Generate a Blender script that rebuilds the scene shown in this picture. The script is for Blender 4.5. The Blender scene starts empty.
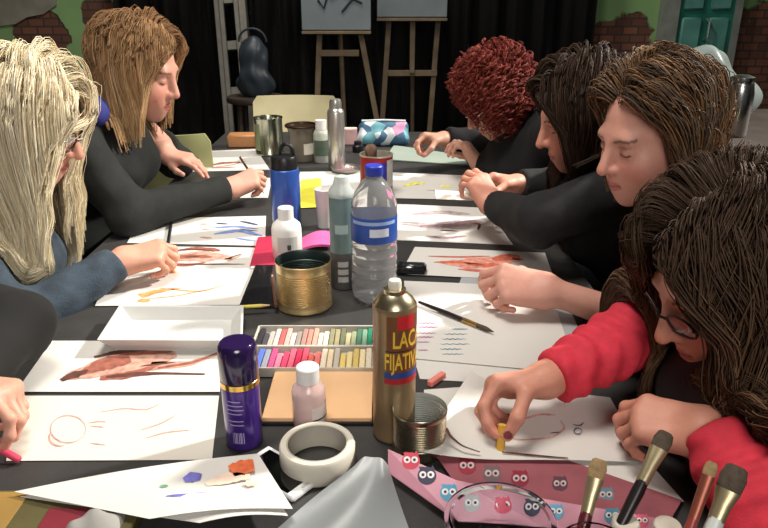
import bpy, math, random
import numpy as np
from mathutils import Vector, Matrix

random.seed(7)
RNG = np.random.default_rng(11)
SC = bpy.context.scene
COL = SC.collection

# ------------------------------------------------------------------ camera, world, lights, exposure
F_PX = 700.0
PITCH = math.radians(21.3)
CAM = np.array([0.0, 0.0, 1.32])
TABLE_Z = 0.74
cam_d = bpy.data.cameras.new('camera')
cam_d.sensor_width = 36.0
cam_d.lens = F_PX / 768.0 * 36.0
cam_d.clip_start = 0.02
cam = bpy.data.objects.new('camera', cam_d)
COL.objects.link(cam)
cam.location = CAM
cam.rotation_euler = (math.pi / 2 - PITCH, 0, 0)
SC.camera = cam

world = bpy.data.worlds.new('world')
SC.world = world
world.use_nodes = True
world.node_tree.nodes['Background'].inputs[0].default_value = (0.85, 0.93, 1.0, 1)
world.node_tree.nodes['Background'].inputs[1].default_value = 0.055


def area(name, loc, target, size, power, col, spread=180):
    l = bpy.data.lights.new(name, 'AREA')
    l.shape = 'DISK'
    l.size = size
    l.energy = power
    l.color = col
    l.spread = math.radians(spread)
    o = bpy.data.objects.new(name, l)
    COL.objects.link(o)
    o.location = loc
    o.rotation_euler = (Vector(target) - Vector(loc)).to_track_quat('-Z', 'Y').to_euler()
    return o


# stage lamp high on the right, beyond the right-hand sitters
area('stage_lamp_light', (4.0, 2.95, 4.0), (-0.25, 1.3, 0.8), 0.32, 78, (1.0, 0.95, 0.87), 70)
# ceiling lamp above the table and added fill lights without a source
area('ceiling_lamp_light', (-0.35, 1.3, 3.1), (-0.1, 1.4, 0.74), 0.9, 29, (1.0, 0.94, 0.87), 140)
area('far_end_fill_light', (0.0, 2.35, 3.1), (0.0, 3.3, 0.8), 0.5, 9, (1.0, 0.94, 0.87), 120)  # added to brighten the chair at the far end, not a real lamp
area('back_wall_fill_light', (-0.6, 3.4, 4.1), (-0.6, 5.2, 1.2), 0.6, 36, (1.0, 0.95, 0.88), 130)  # added wash that lifts the green wall, no fitting behind it
area('camera_side_fill_light', (0.2, -1.5, 2.3), (-0.2, 1.3, 0.8), 1.2, 18, (1.0, 0.95, 0.9), 120)  # unseen fill added for the sides that face the camera

SC.view_settings.view_transform = 'Standard'
SC.view_settings.look = 'None'
SC.view_settings.gamma = 1.0
SC.view_settings.use_curve_mapping = False
SC.view_settings.exposure = 0.0

# ------------------------------------------------------------------ pixel <-> place helpers
SP, CP = math.sin(PITCH), math.cos(PITCH)


def P(px, py, z):
    """point at camera depth z seen at pixel (px, py)"""
    u, v = (px - 384.0) / F_PX, (py - 264.0) / F_PX
    return np.array([u * z, z * (CP - v * SP), CAM[2] - z * (SP + v * CP)])


def T(px, py, h=0.0):
    """point of the plane h above the table top seen at pixel (px, py)"""
    v = (py - 264.0) / F_PX
    return P(px, py, (CAM[2] - TABLE_Z - h) / (SP + v * CP))


def atY(px, py, Y):
    v = (py - 264.0) / F_PX
    return P(px, py, Y / (CP - v * SP))


def stand(px, ybase, ytop, wpx):
    """upright round thing on the table: (x, y), radius, height from its pixel box"""
    f = T(px, ybase)
    z = f[1] * CP + (CAM[2] - f[2]) * SP
    r = wpx * 0.5 * z / F_PX
    Y = f[1] + r
    top = atY(px, ytop, Y)
    X = (px - 384.0) / F_PX * (Y * CP + (CAM[2] - TABLE_Z) * SP)
    return np.array([X, Y, TABLE_Z]), r, top[2] - TABLE_Z


def lin(c):
    out = []
    for x in c[:3]:
        x = x / 255.0
        out.append(x / 12.92 if x <= 0.04045 else ((x + 0.055) / 1.055) ** 2.4)
    return tuple(out) + (1.0,)


# ------------------------------------------------------------------ materials
MATS = {}


def M(name, col, rough=0.55, metal=0.0, var=0.12, scale=25.0, bump=0.0, bscale=None, spec=0.5,
      alpha=1.0, trans=0.0, ior=1.45, sss=0.0, coat=0.0, sheen=0.0):
    if name in MATS:
        return MATS[name]
    m = bpy.data.materials.new(name)
    m.use_nodes = True
    nt = m.node_tree
    b = nt.nodes['Principled BSDF']
    tc = nt.nodes.new('ShaderNodeTexCoord')
    nz = nt.nodes.new('ShaderNodeTexNoise')
    nz.inputs['Scale'].default_value = scale
    nz.inputs['Detail'].default_value = 4
    nt.links.new(tc.outputs['Object'], nz.inputs['Vector'])
    rp = nt.nodes.new('ShaderNodeValToRGB')
    c = lin(col)
    rp.color_ramp.elements[0].position = 0.3
    rp.color_ramp.elements[1].position = 0.7
    rp.color_ramp.elements[0].color = tuple(x * (1 - var) for x in c[:3]) + (1,)
    rp.color_ramp.elements[1].color = tuple(min(1, x * (1 + var)) for x in c[:3]) + (1,)
    nt.links.new(nz.outputs['Fac'], rp.inputs['Fac'])
    nt.links.new(rp.outputs['Color'], b.inputs['Base Color'])
    b.inputs['Roughness'].default_value = rough
    b.inputs['Metallic'].default_value = metal
    b.inputs['Specular IOR Level'].default_value = spec
    b.inputs['IOR'].default_value = ior
    b.inputs['Alpha'].default_value = alpha
    b.inputs['Transmission Weight'].default_value = trans
    b.inputs['Coat Weight'].default_value = coat
    b.inputs['Sheen Weight'].default_value = sheen
    if sss:
        b.inputs['Subsurface Weight'].default_value = sss
        b.inputs['Subsurface Radius'].default_value = (0.01, 0.004, 0.002)
    if bump:
        n2 = nt.nodes.new('ShaderNodeTexNoise')
        n2.inputs['Scale'].default_value = bscale or scale * 4
        n2.inputs['Detail'].default_value = 5
        nt.links.new(tc.outputs['Object'], n2.inputs['Vector'])
        bp = nt.nodes.new('ShaderNodeBump')
        bp.inputs['Strength'].default_value = bump
        bp.inputs['Distance'].default_value = 0.004
        nt.links.new(n2.outputs['Fac'], bp.inputs['Height'])
        nt.links.new(bp.outputs['Normal'], b.inputs['Normal'])
    MATS[name] = m
    return m


def M_attr(name, rough, sss=0.0, spec=0.4):
    """base colour = point attribute Col (skin tone, lips, brows) broken up by fine noise"""
    if name in MATS:
        return MATS[name]
    m = bpy.data.materials.new(name)
    m.use_nodes = True
    nt = m.node_tree
    b = nt.nodes['Principled BSDF']
    at = nt.nodes.new('ShaderNodeAttribute')
    at.attribute_name = 'Col'
    nz = nt.nodes.new('ShaderNodeTexNoise')
    nz.inputs['Scale'].default_value = 140
    mx = nt.nodes.new('ShaderNodeMix')
    mx.data_type = 'RGBA'
    mx.blend_type = 'OVERLAY'
    mx.inputs[0].default_value = 0.10
    nt.links.new(at.outputs['Color'], mx.inputs[6])
    nt.links.new(nz.outputs['Fac'], mx.inputs[7])
    nt.links.new(mx.outputs[2], b.inputs['Base Color'])
    b.inputs['Roughness'].default_value = rough
    b.inputs['Specular IOR Level'].default_value = spec
    if sss:
        b.inputs['Subsurface Weight'].default_value = sss
        b.inputs['Subsurface Radius'].default_value = (0.009, 0.004, 0.002)
        b.inputs['Subsurface Scale'].default_value = 1.0
    MATS[name] = m
    return m


def M_hair(name, cols, rough=0.4, root=None, spec=0.16):
    """each strand its own tone; roots may have grown out darker"""
    if name in MATS:
        return MATS[name]
    m = bpy.data.materials.new(name)
    m.use_nodes = True
    nt = m.node_tree
    b = nt.nodes['Principled BSDF']
    g = nt.nodes.new('ShaderNodeNewGeometry')
    rp = nt.nodes.new('ShaderNodeValToRGB')
    n = len(cols)
    while len(rp.color_ramp.elements) < n:
        rp.color_ramp.elements.new(0.5)
    for i, c in enumerate(cols):
        rp.color_ramp.elements[i].position = i / (n - 1)
        rp.color_ramp.elements[i].color = lin(c)
    nt.links.new(g.outputs['Random Per Island'], rp.inputs['Fac'])
    out = rp.outputs['Color']
    if root:
        at = nt.nodes.new('ShaderNodeAttribute')
        at.attribute_name = 'along'
        mx = nt.nodes.new('ShaderNodeMix')
        mx.data_type = 'RGBA'
        r2 = nt.nodes.new('ShaderNodeMapRange')
        r2.inputs[1].default_value = 0.1
        r2.inputs[2].default_value = 0.65
        nt.links.new(at.outputs['Fac'], r2.inputs[0])
        nt.links.new(r2.outputs[0], mx.inputs[0])
        mx.inputs[6].default_value = lin(root)
        nt.links.new(out, mx.inputs[7])
        out = mx.outputs[2]
    nt.links.new(out, b.inputs['Base Color'])
    b.inputs['Roughness'].default_value = rough + 0.18
    b.inputs['Specular IOR Level'].default_value = spec
    MATS[name] = m
    return m


# ------------------------------------------------------------------ mesh helpers
def mk(name, verts, faces, mat=None, parent=None, origin=None, smooth=False, mats=None, fmat=None, attr=None):
    v = np.asarray(verts, dtype=np.float64).reshape(-1, 3)
    if parent is not None:
        off = np.array(parent.matrix_basis.translation)
        if parent.parent is not None:
            off = off + np.array(parent.parent.matrix_basis.translation)
    else:
        off = np.zeros(3) if origin is None else np.asarray(origin, float)
    v = v - off
    me = bpy.data.meshes.new(name)
    if isinstance(faces, np.ndarray) and faces.ndim == 2:
        k = faces.shape[1]
        me.vertices.add(len(v))
        me.vertices.foreach_set('co', v.astype(np.float32).ravel())
        me.loops.add(faces.size)
        me.loops.foreach_set('vertex_index', faces.astype(np.int32).ravel())
        me.polygons.add(len(faces))
        me.polygons.foreach_set('loop_start', np.arange(0, faces.size, k, dtype=np.int32))
        me.update(calc_edges=True)
    else:
        me.from_pydata([tuple(x) for x in v], [], [tuple(int(i) for i in f) for f in faces])
        me.update()
    if smooth:
        me.polygons.foreach_set('use_smooth', np.ones(len(me.polygons), dtype=bool))
    for mm in (mats or ([mat] if mat else [])):
        me.materials.append(mm)
    if fmat is not None:
        me.polygons.foreach_set('material_index', np.asarray(fmat, dtype=np.int32))
    if attr:
        for an, (typ, data) in attr.items():
            a = me.attributes.new(an, typ, 'POINT')
            if typ == 'FLOAT_COLOR':
                a.data.foreach_set('color', np.asarray(data, np.float32).ravel())
            else:
                a.data.foreach_set('value', np.asarray(data, np.float32).ravel())
    o = bpy.data.objects.new(name, me)
    COL.objects.link(o)
    if parent is not None:
        o.parent = parent
    else:
        o.location = off
    return o


def tag(o, label, cat, group=None, kind=None):
    o['label'] = label
    o['category'] = cat
    if group:
        o['group'] = group
    if kind:
        o['kind'] = kind
    return o


def thing(name, label, cat, loc, group=None):
    o = bpy.data.objects.new(name, None)
    o.empty_display_size = 0.05
    COL.objects.link(o)
    o.location = loc
    return tag(o, label, cat, group)


def struct(o):
    o['kind'] = 'structure'
    return o


class MB:
    """collects shapes into one mesh (world coordinates)"""

    def __init__(s):
        s.v, s.f = [], []

    def add(s, v, f):
        b = len(s.v)
        s.v += [tuple(x) for x in v]
        s.f += [tuple(i + b for i in q) for q in f]
        return s

    def box(s, lo, hi):
        x0, y0, z0 = lo
        x1, y1, z1 = hi
        v = [(x0, y0, z0), (x1, y0, z0), (x1, y1, z0), (x0, y1, z0), (x0, y0, z1), (x1, y0, z1), (x1, y1, z1), (x0, y1, z1)]
        return s.add(v, [(3, 2, 1, 0), (4, 5, 6, 7), (0, 1, 5, 4), (1, 2, 6, 5), (2, 3, 7, 6), (3, 0, 4, 7)])

    def bbox(s, lo, hi, b=0.002):
        """box with chamfered edges"""
        lo, hi = np.array(lo, float), np.array(hi, float)
        b = min(b, 0.45 * float((hi - lo).min()))
        vs = []
        for sx in (0, 1):
            for sy in (0, 1):
                for sz in (0, 1):
                    c = np.array([(lo, hi)[sx][0], (lo, hi)[sy][1], (lo, hi)[sz][2]])
                    d = np.array([1 - 2 * sx, 1 - 2 * sy, 1 - 2 * sz]) * b
                    for ax in range(3):
                        p = c + d
                        p[ax] = c[ax]
                        vs.append(p)
        import bmesh
        bm = bmesh.new()
        for p in vs:
            bm.verts.new(p)
        bmesh.ops.convex_hull(bm, input=bm.verts)
        bmesh.ops.dissolve_limit(bm, angle_limit=0.01, verts=bm.verts, edges=bm.edges)
        bm.verts.index_update()
        v = [tuple(x.co) for x in bm.verts]
        f = [[q.index for q in fc.verts] for fc in bm.faces]
        bm.free()
        return s.add(v, f)

    def obox(s, c, ax, ay, az, hx, hy, hz, b=0.0015):
        """oriented chamfered box"""
        t = MB().bbox((-hx, -hy, -hz), (hx, hy, hz), b)
        ax, ay, az = (np.asarray(q, float) for q in (ax, ay, az))
        v = [np.asarray(c) + ax * p[0] + ay * p[1] + az * p[2] for p in t.v]
        return s.add(v, t.f)

    def tube(s, pts, r, n=10, cap=True):
        pts = [np.asarray(p, float) for p in pts]
        rs = r if hasattr(r, '__len__') else [r] * len(pts)
        rings = []
        ref = None
        for i, p in enumerate(pts):
            d = pts[min(i + 1, len(pts) - 1)] - pts[max(i - 1, 0)]
            d = d / (np.linalg.norm(d) + 1e-12)
            if ref is None:
                ref = np.cross(d, [0, 0, 1])
                if np.linalg.norm(ref) < 0.1:
                    ref = np.cross(d, [1, 0, 0])
            ref = ref - d * ref.dot(d)
            ref /= np.linalg.norm(ref) + 1e-12
            u2 = np.cross(d, ref)
            rings.append([p + rs[i] * (math.cos(a) * ref + math.sin(a) * u2) for a in np.linspace(0, 2 * math.pi, n, endpoint=False)])
        v = [q for rg in rings for q in rg]
        f = []
        for i in range(len(pts) - 1):
            for j in range(n):
                k = (j + 1) % n
                f.append((i * n + j, i * n + k, (i + 1) * n + k, (i + 1) * n + j))
        if cap:
            f.append(tuple(range(n - 1, -1, -1)))
            f.append(tuple((len(pts) - 1) * n + j for j in range(n)))
        return s.add(v, f)

    def lathe(s, prof, c=(0, 0, 0), n=40, a0=0.0, a1=2 * math.pi):
        full = abs(a1 - a0 - 2 * math.pi) < 1e-6
        ang = np.linspace(a0, a1, n, endpoint=not full)
        v = []
        for r, z in prof:
            for a in ang:
                v.append((c[0] + r * math.cos(a), c[1] + r * math.sin(a), c[2] + z))
        f = []
        m = len(ang)
        for i in range(len(prof) - 1):
            for j in range(m if full else m - 1):
                k = (j + 1) % m
                f.append((i * m + j, i * m + k, (i + 1) * m + k, (i + 1) * m + j))
        return s.add(v, f)

    def build(s, name, mat, parent=None, origin=None, smooth=True):
        o = mk(name, s.v, s.f, mat, parent, origin)
        if smooth:
            me = o.data
            me.polygons.foreach_set('use_smooth', np.ones(len(me.polygons), dtype=bool))
            me.set_sharp_from_angle(angle=math.radians(40))
        return o


def slab(quad, th, nx=1, ny=1, lift=None):
    """thin sheet over four corner points TL, TR, BR, BL; lift(u, v) raises it"""
    q = [np.asarray(p, float) for p in quad]
    top, bot = [], []
    for j in range(ny + 1):
        v = j / ny
        for i in range(nx + 1):
            u = i / nx
            p = (q[0] * (1 - u) + q[1] * u) * (1 - v) + (q[3] * (1 - u) + q[2] * u) * v
            if lift:
                p = p + np.array(lift(u, v))
            top.append(p + [0, 0, th])
            bot.append(p)
    n = (nx + 1) * (ny + 1)
    f = []
    W = nx + 1
    for j in range(ny):
        for i in range(nx):
            a, b, c, d = j * W + i, j * W + i + 1, (j + 1) * W + i + 1, (j + 1) * W + i
            f.append((a, d, c, b))
            f.append((n + a, n + b, n + c, n + d))
    rim = [i for i in range(W)] + [j * W + nx for j in range(1, ny + 1)] + [ny * W + i for i in range(nx - 1, -1, -1)] + [j * W for j in range(ny - 1, 0, -1)]
    for a, b in zip(rim, rim[1:] + rim[:1]):
        f.append((a, b, n + b, n + a))
    return top + bot, f


# ------------------------------------------------------------------ signed-distance modelling (people, soft things)
def sph(c, r):
    c = np.asarray(c, np.float32)
    return lambda p: np.sqrt(((p - c) ** 2).sum(1)) - r


def ell(c, r):
    c, r = np.asarray(c, np.float32), np.asarray(r, np.float32)

    def f(p):
        q = (p - c) / r
        k0 = np.sqrt((q * q).sum(1)) + 1e-9
        k1 = np.sqrt(((q / r) ** 2).sum(1)) + 1e-9
        return k0 * (k0 - 1) / k1
    return f


def rc(a, b, ra, rb):
    a, b = np.asarray(a, np.float32), np.asarray(b, np.float32)
    ba = b - a
    L = float((ba * ba).sum()) + 1e-12

    def f(p):
        pa = p - a
        h = np.clip(pa @ ba / L, 0, 1)
        return np.sqrt(((pa - h[:, None] * ba) ** 2).sum(1)) - (ra + (rb - ra) * h)
    return f


def smin(a, b, k):
    h = np.maximum(k - np.abs(a - b), 0) / k
    return np.minimum(a, b) - h * h * k * 0.25


def smax(a, b, k):
    return -smin(-a, -b, k)


def uni(fs, k):
    def f(p):
        d = fs[0](p)
        for g in fs[1:]:
            d = smin(d, g(p), k)
        return d
    return f


def surf(f, lo, hi, h, margin=0.012):
    """surface-nets polygonisation of f = 0"""
    lo, hi = np.asarray(lo, float), np.asarray(hi, float)
    B = 8
    nb = np.ceil((hi - lo) / (h * B)).astype(int)
    n = nb * B + 1
    g = np.stack(np.meshgrid(*[np.arange(k) for k in nb], indexing='ij'), -1).reshape(-1, 3)
    cen = (lo + (g * B + B / 2) * h).astype(np.float32)
    d = f(cen)
    V = np.ones(tuple(n), np.float32)
    act = np.abs(d) < B * h * 0.9 + margin
    for q in g[(~act) & (d < 0)]:
        V[q[0] * B:q[0] * B + B + 1, q[1] * B:q[1] * B + B + 1, q[2] * B:q[2] * B + B + 1] = -1
    ga = g[act]
    loc = np.stack(np.meshgrid(*[np.arange(B + 1)] * 3, indexing='ij'), -1).reshape(-1, 3)
    for s in range(0, len(ga), 400):
        gg = ga[s:s + 400]
        idx = (gg[:, None, :] * B + loc[None]).reshape(-1, 3)
        pts = (lo + idx * h).astype(np.float32)
        V[idx[:, 0], idx[:, 1], idx[:, 2]] = f(pts)
    V[0], V[-1], V[:, 0], V[:, -1], V[:, :, 0], V[:, :, -1] = (1,) * 6
    S = V < 0
    c = np.zeros(tuple(n - 1), np.int8)
    for a in (0, 1):
        for b in (0, 1):
            for e in (0, 1):
                c += S[a:n[0] - 1 + a, b:n[1] - 1 + b, e:n[2] - 1 + e]
    cells = np.argwhere((c > 0) & (c < 8))
    vid = -np.ones(tuple(n - 1), np.int32)
    vid[cells[:, 0], cells[:, 1], cells[:, 2]] = np.arange(len(cells))
    acc = np.zeros((len(cells), 3))
    cnt = np.zeros(len(cells))
    cor = [(0, 0, 0), (1, 0, 0), (0, 1, 0), (1, 1, 0), (0, 0, 1), (1, 0, 1), (0, 1, 1), (1, 1, 1)]
    val = [V[cells[:, 0] + a, cells[:, 1] + b, cells[:, 2] + e] for a, b, e in cor]
    for i in range(8):
        for j in range(i + 1, 8):
            if sum(abs(cor[i][k] - cor[j][k]) for k in range(3)) != 1:
                continue
            cr = (val[i] < 0) != (val[j] < 0)
            t = val[i] / (val[i] - val[j] + 1e-20)
            pt = np.array(cor[i])[None] + t[:, None] * (np.array(cor[j]) - np.array(cor[i]))[None]
            acc[cr] += pt[cr]
            cnt[cr] += 1
    verts = lo + (cells + acc / np.maximum(cnt, 1)[:, None]) * h
    faces = []
    for ax in range(3):
        sl0, sl1 = [slice(None)] * 3, [slice(None)] * 3
        sl0[ax], sl1[ax] = slice(0, -1), slice(1, None)
        e = np.argwhere(S[tuple(sl0)] != S[tuple(sl1)])
        o1, o2 = (ax + 1) % 3, (ax + 2) % 3
        e = e[(e[:, o1] > 0) & (e[:, o2] > 0) & (e[:, o1] < n[o1] - 1) & (e[:, o2] < n[o2] - 1)]
        if not len(e):
            continue
        qs = []
        for da, db in ((1, 1), (0, 1), (0, 0), (1, 0)):
            q = e.copy()
            q[:, o1] -= da
            q[:, o2] -= db
            qs.append(vid[q[:, 0], q[:, 1], q[:, 2]])
        q = np.stack(qs, 1)
        neg = S[e[:, 0], e[:, 1], e[:, 2]]
        q[~neg] = q[~neg][:, ::-1]
        faces.append(q)
    return verts, np.concatenate(faces).astype(np.int32)


def join(parts):
    vs, fs, b = [], [], 0
    for v, f in parts:
        vs.append(v)
        fs.append(f + b)
        b += len(v)
    return np.concatenate(vs), np.concatenate(fs)


def nrm(v):
    v = np.asarray(v, float)
    return v / (np.linalg.norm(v) + 1e-12)


# ------------------------------------------------------------------ head, hand, person
HEAD_LIPS = (0.0, 0.094, -0.066)


def head_fn(s=1.0, nose=1.0):
    base = [ell((0, -0.018, 0.034), (0.071, 0.092, 0.079)), ell((0, 0.026, -0.028), (0.059, 0.060, 0.085)),
            ell((0, 0.030, -0.074), (0.043, 0.048, 0.036)), sph((0, 0.068, -0.099), 0.0165),
            sph((0.036, 0.054, -0.036), 0.024), sph((-0.036, 0.054, -0.036), 0.024)]
    b0 = uni(base, 0.03)
    brow = rc((-0.034, 0.071, 0.019), (0.034, 0.071, 0.019), 0.012, 0.012)
    muzz = ell((0, 0.070, -0.064), (0.026, 0.022, 0.026))
    nz = uni([rc((0, 0.082, 0.010), (0, 0.082 + 0.026 * nose, -0.030), 0.0075, 0.0105),
              sph((0.0105, 0.094, -0.034), 0.0075), sph((-0.0105, 0.094, -0.034), 0.0075)], 0.008)
    ul = uni([rc((-0.019, 0.083, -0.0625), (0, 0.0915, -0.0595), 0.004, 0.0058), rc((0.019, 0.083, -0.0625), (0, 0.0915, -0.0595), 0.004, 0.0058)], 0.003)
    ll = uni([rc((-0.017, 0.083, -0.0675), (0, 0.0895, -0.0715), 0.004, 0.0066), rc((0.017, 0.083, -0.0675), (0, 0.0895, -0.0715), 0.004, 0.0066)], 0.003)
    so = [sph((x, 0.094, -0.001), 0.0155) for x in (-0.031, 0.031)]
    ey = [ell((x, 0.0685, -0.002), (0.0145, 0.0135, 0.0125)) for x in (-0.031, 0.031)]
    ears = [ell((x, -0.004, -0.008), (0.008, 0.017, 0.029)) for x in (-0.074, 0.074)]

    def f(p):
        p = p / s
        d = b0(p)
        d = smin(d, brow(p), 0.02)
        d = smin(d, muzz(p), 0.02)
        for q in so:
            d = smax(d, -q(p), 0.018)
        d = smin(d, nz(p), 0.012)
        for q in ey:
            d = smin(d, q(p), 0.004)
        d = smin(d, ul(p), 0.004)
        d = np.minimum(d, smin(d, ll(p), 0.004))
        for q in ears:
            d = smin(d, q(p), 0.006)
        return d * s
    return f


def head_colour(p, skin, lips, brow, s=1.0):
    """skin tone with lips, brows, lash lines and rosy cheeks (local head coordinates)"""
    p = p / s
    c = np.tile(np.array(lin(skin)[:3]), (len(p), 1))

    def mix(col, w):
        nonlocal c
        w = np.clip(w, 0, 1)[:, None]
        c = c * (1 - w) + np.array(lin(col)[:3])[None] * w
    ax = np.abs(p[:, 0])
    rosy = (min(255, skin[0] * 1.02), skin[1] * 0.82, skin[2] * 0.80)
    mix(rosy, 0.6 * np.exp(-(((ax - 0.042) / 0.02) ** 2 + ((p[:, 2] + 0.04) / 0.02) ** 2)) * (p[:, 1] > 0.02))
    mix(rosy, 0.5 * np.exp(-((ax / 0.012) ** 2 + ((p[:, 2] + 0.032) / 0.012) ** 2)) * (p[:, 1] > 0.08))
    lipz = np.abs(p[:, 2] + 0.066) < (0.0105 - 0.35 * np.maximum(ax - 0.004, 0))
    mix(lips, 0.85 * (lipz & (ax < 0.021) & (p[:, 1] > 0.078)))
    mix((70, 25, 25), 0.7 * ((np.abs(p[:, 2] + 0.0655) < 0.0013) & (ax < 0.02) & (p[:, 1] > 0.078)))
    bz = 0.0215 - 8.0 * (ax - 0.036) ** 2
    mix(brow, 0.85 * ((np.abs(p[:, 2] - bz) < 0.0026) & (ax > 0.014) & (ax < 0.05) & (p[:, 1] > 0.045)))
    ez = -0.008 + 14 * (ax - 0.031) ** 2
    mix((45, 28, 25), 0.95 * ((np.abs(p[:, 2] - ez) < 0.0017) & (np.abs(ax - 0.031) < 0.0125) & (p[:, 1] > 0.068)))
    mix((120, 78, 70), 0.5 * ((np.abs(p[:, 2] - 0.007) < 0.0016) & (np.abs(ax - 0.031) < 0.013) & (p[:, 1] > 0.06)))
    return c


POSES = {
    'pinch': dict(curl=[(48, 46, 22), (54, 52, 28), (60, 60, 34), (62, 62, 36)], pinch=True),
    'write': dict(curl=[(40, 50, 25), (52, 62, 35), (62, 72, 40), (66, 74, 42)], pinch=True),
    'rest': dict(curl=[(14, 20, 12), (16, 24, 14), (20, 28, 16), (24, 30, 18)], pinch=False),
    'hold': dict(curl=[(30, 38, 20), (36, 48, 26), (44, 56, 30), (48, 58, 34)], pinch=True),
}


def hand_fn(wrist, F, N, right, pose, s=0.95):
    """palm of four metacarpals, four jointed fingers, thumb leaving the palm's side near its base"""
    F = nrm(F)
    N = np.asarray(N, float)
    N = nrm(N - F * N.dot(F))
    S = np.cross(F, N) * (1 if right else -1)
    W = np.asarray(wrist, float)
    L = lambda f, sd, n: W + (F * f + S * sd + N * n) * s
    side = [0.027, 0.009, -0.0095, -0.0265]
    base = [0.080, 0.084, 0.080, 0.072]
    lens = [(0.040, 0.024, 0.019), (0.043, 0.027, 0.020), (0.040, 0.025, 0.019), (0.031, 0.019, 0.017)]
    rad = [0.0088, 0.0090, 0.0085, 0.0075]
    palm = [rc(L(0.006, side[i] * 0.62, 0.002), L(base[i], side[i], -0.002), 0.0150 * s, 0.0112 * s) for i in range(4)]
    palm.append(rc(L(0.012, 0.020, 0.010), L(0.048, 0.026, 0.012), 0.014 * s, 0.012 * s))
    palm.append(rc(L(0.012, -0.018, 0.008), L(0.055, -0.022, 0.008), 0.0135 * s, 0.011 * s))
    fingers, tips, nails = [], [], []
    ps = POSES[pose]
    for i in range(4):
        p = L(base[i], side[i], -0.001)
        th = 0.0
        ch = []
        splay = side[i] * 1.6
        for j in range(3):
            th += math.radians(ps['curl'][i][j])
            d = nrm(F * math.cos(th) + N * math.sin(th) + S * splay * (1 - j * 0.5))
            q = p + d * lens[i][j] * s
            r0 = rad[i] * (1 - 0.10 * j) * s
            ch.append(rc(p, q, r0 * 1.04, r0 * 0.93))
            p = q
        dors = nrm(np.cross(S, d)) * (1 if np.cross(S, d).dot(N) < 0 else -1)
        fingers.append(uni(ch, 0.005))
        tips.append(p)
        nails.append((p - d * 0.002 * s + dors * rad[i] * 0.78 * s, 0.0058 * s))
    cmc, mcp = L(0.018, 0.022, 0.010), L(0.046, 0.040, 0.020)
    if ps['pinch']:
        tgt = (tips[0] * 0.75 + tips[1] * 0.25) + (N * 0.006 + S * 0.008 - F * 0.010) * s
        ip = (mcp + tgt) * 0.5 + (S * 0.011 + N * 0.004) * s
        v = tgt - ip
        tip = ip + nrm(v) * min(np.linalg.norm(v), 0.030 * s)
    else:
        ip = mcp + nrm(F * 0.8 + S * 0.5 + N * 0.15) * 0.031 * s
        tip = ip + nrm(F * 0.95 + S * 0.15 + N * 0.15) * 0.025 * s
    thumb = uni([rc(cmc, mcp, 0.0135 * s, 0.0112 * s), rc(mcp, ip, 0.0108 * s, 0.0098 * s), rc(ip, tip, 0.0098 * s, 0.0085 * s)], 0.006)
    nails.append((tip + S * 0.007 * s, 0.0065 * s))
    pf = uni(palm, 0.016)

    def f(p):
        d = pf(p)
        fg = fingers[0](p)
        for q in fingers[1:]:
            fg = smin(fg, q(p), 0.0022)
        d = smin(d, fg, 0.008)
        d2 = thumb(p)
        near = smin(d, d2, 0.010)
        return near
    pinch = (tips[0] + tip) * 0.5
    return f, dict(tips=tips, thumb=tip, pinch=pinch, F=F, N=N, S=S, nails=nails, W=W)


def fold(p, amp=0.003, fr=38.0, seed=0.0):
    a = np.sin(p[:, 0] * fr + 2.1 * np.sin(p[:, 2] * fr * 0.55 + seed) + seed)
    b = np.sin(p[:, 1] * fr * 0.9 + 1.7 * np.sin(p[:, 0] * fr * 0.5 + seed * 2) + 1.3)
    c = np.sin(p[:, 2] * fr * 1.2 + 1.9 * np.sin(p[:, 1] * fr * 0.6 - seed))
    return amp * (a * b + 0.7 * c)


def bounds(pts, pad):
    a = np.array(pts)
    return a.min(0) - pad, a.max(0) + pad


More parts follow.
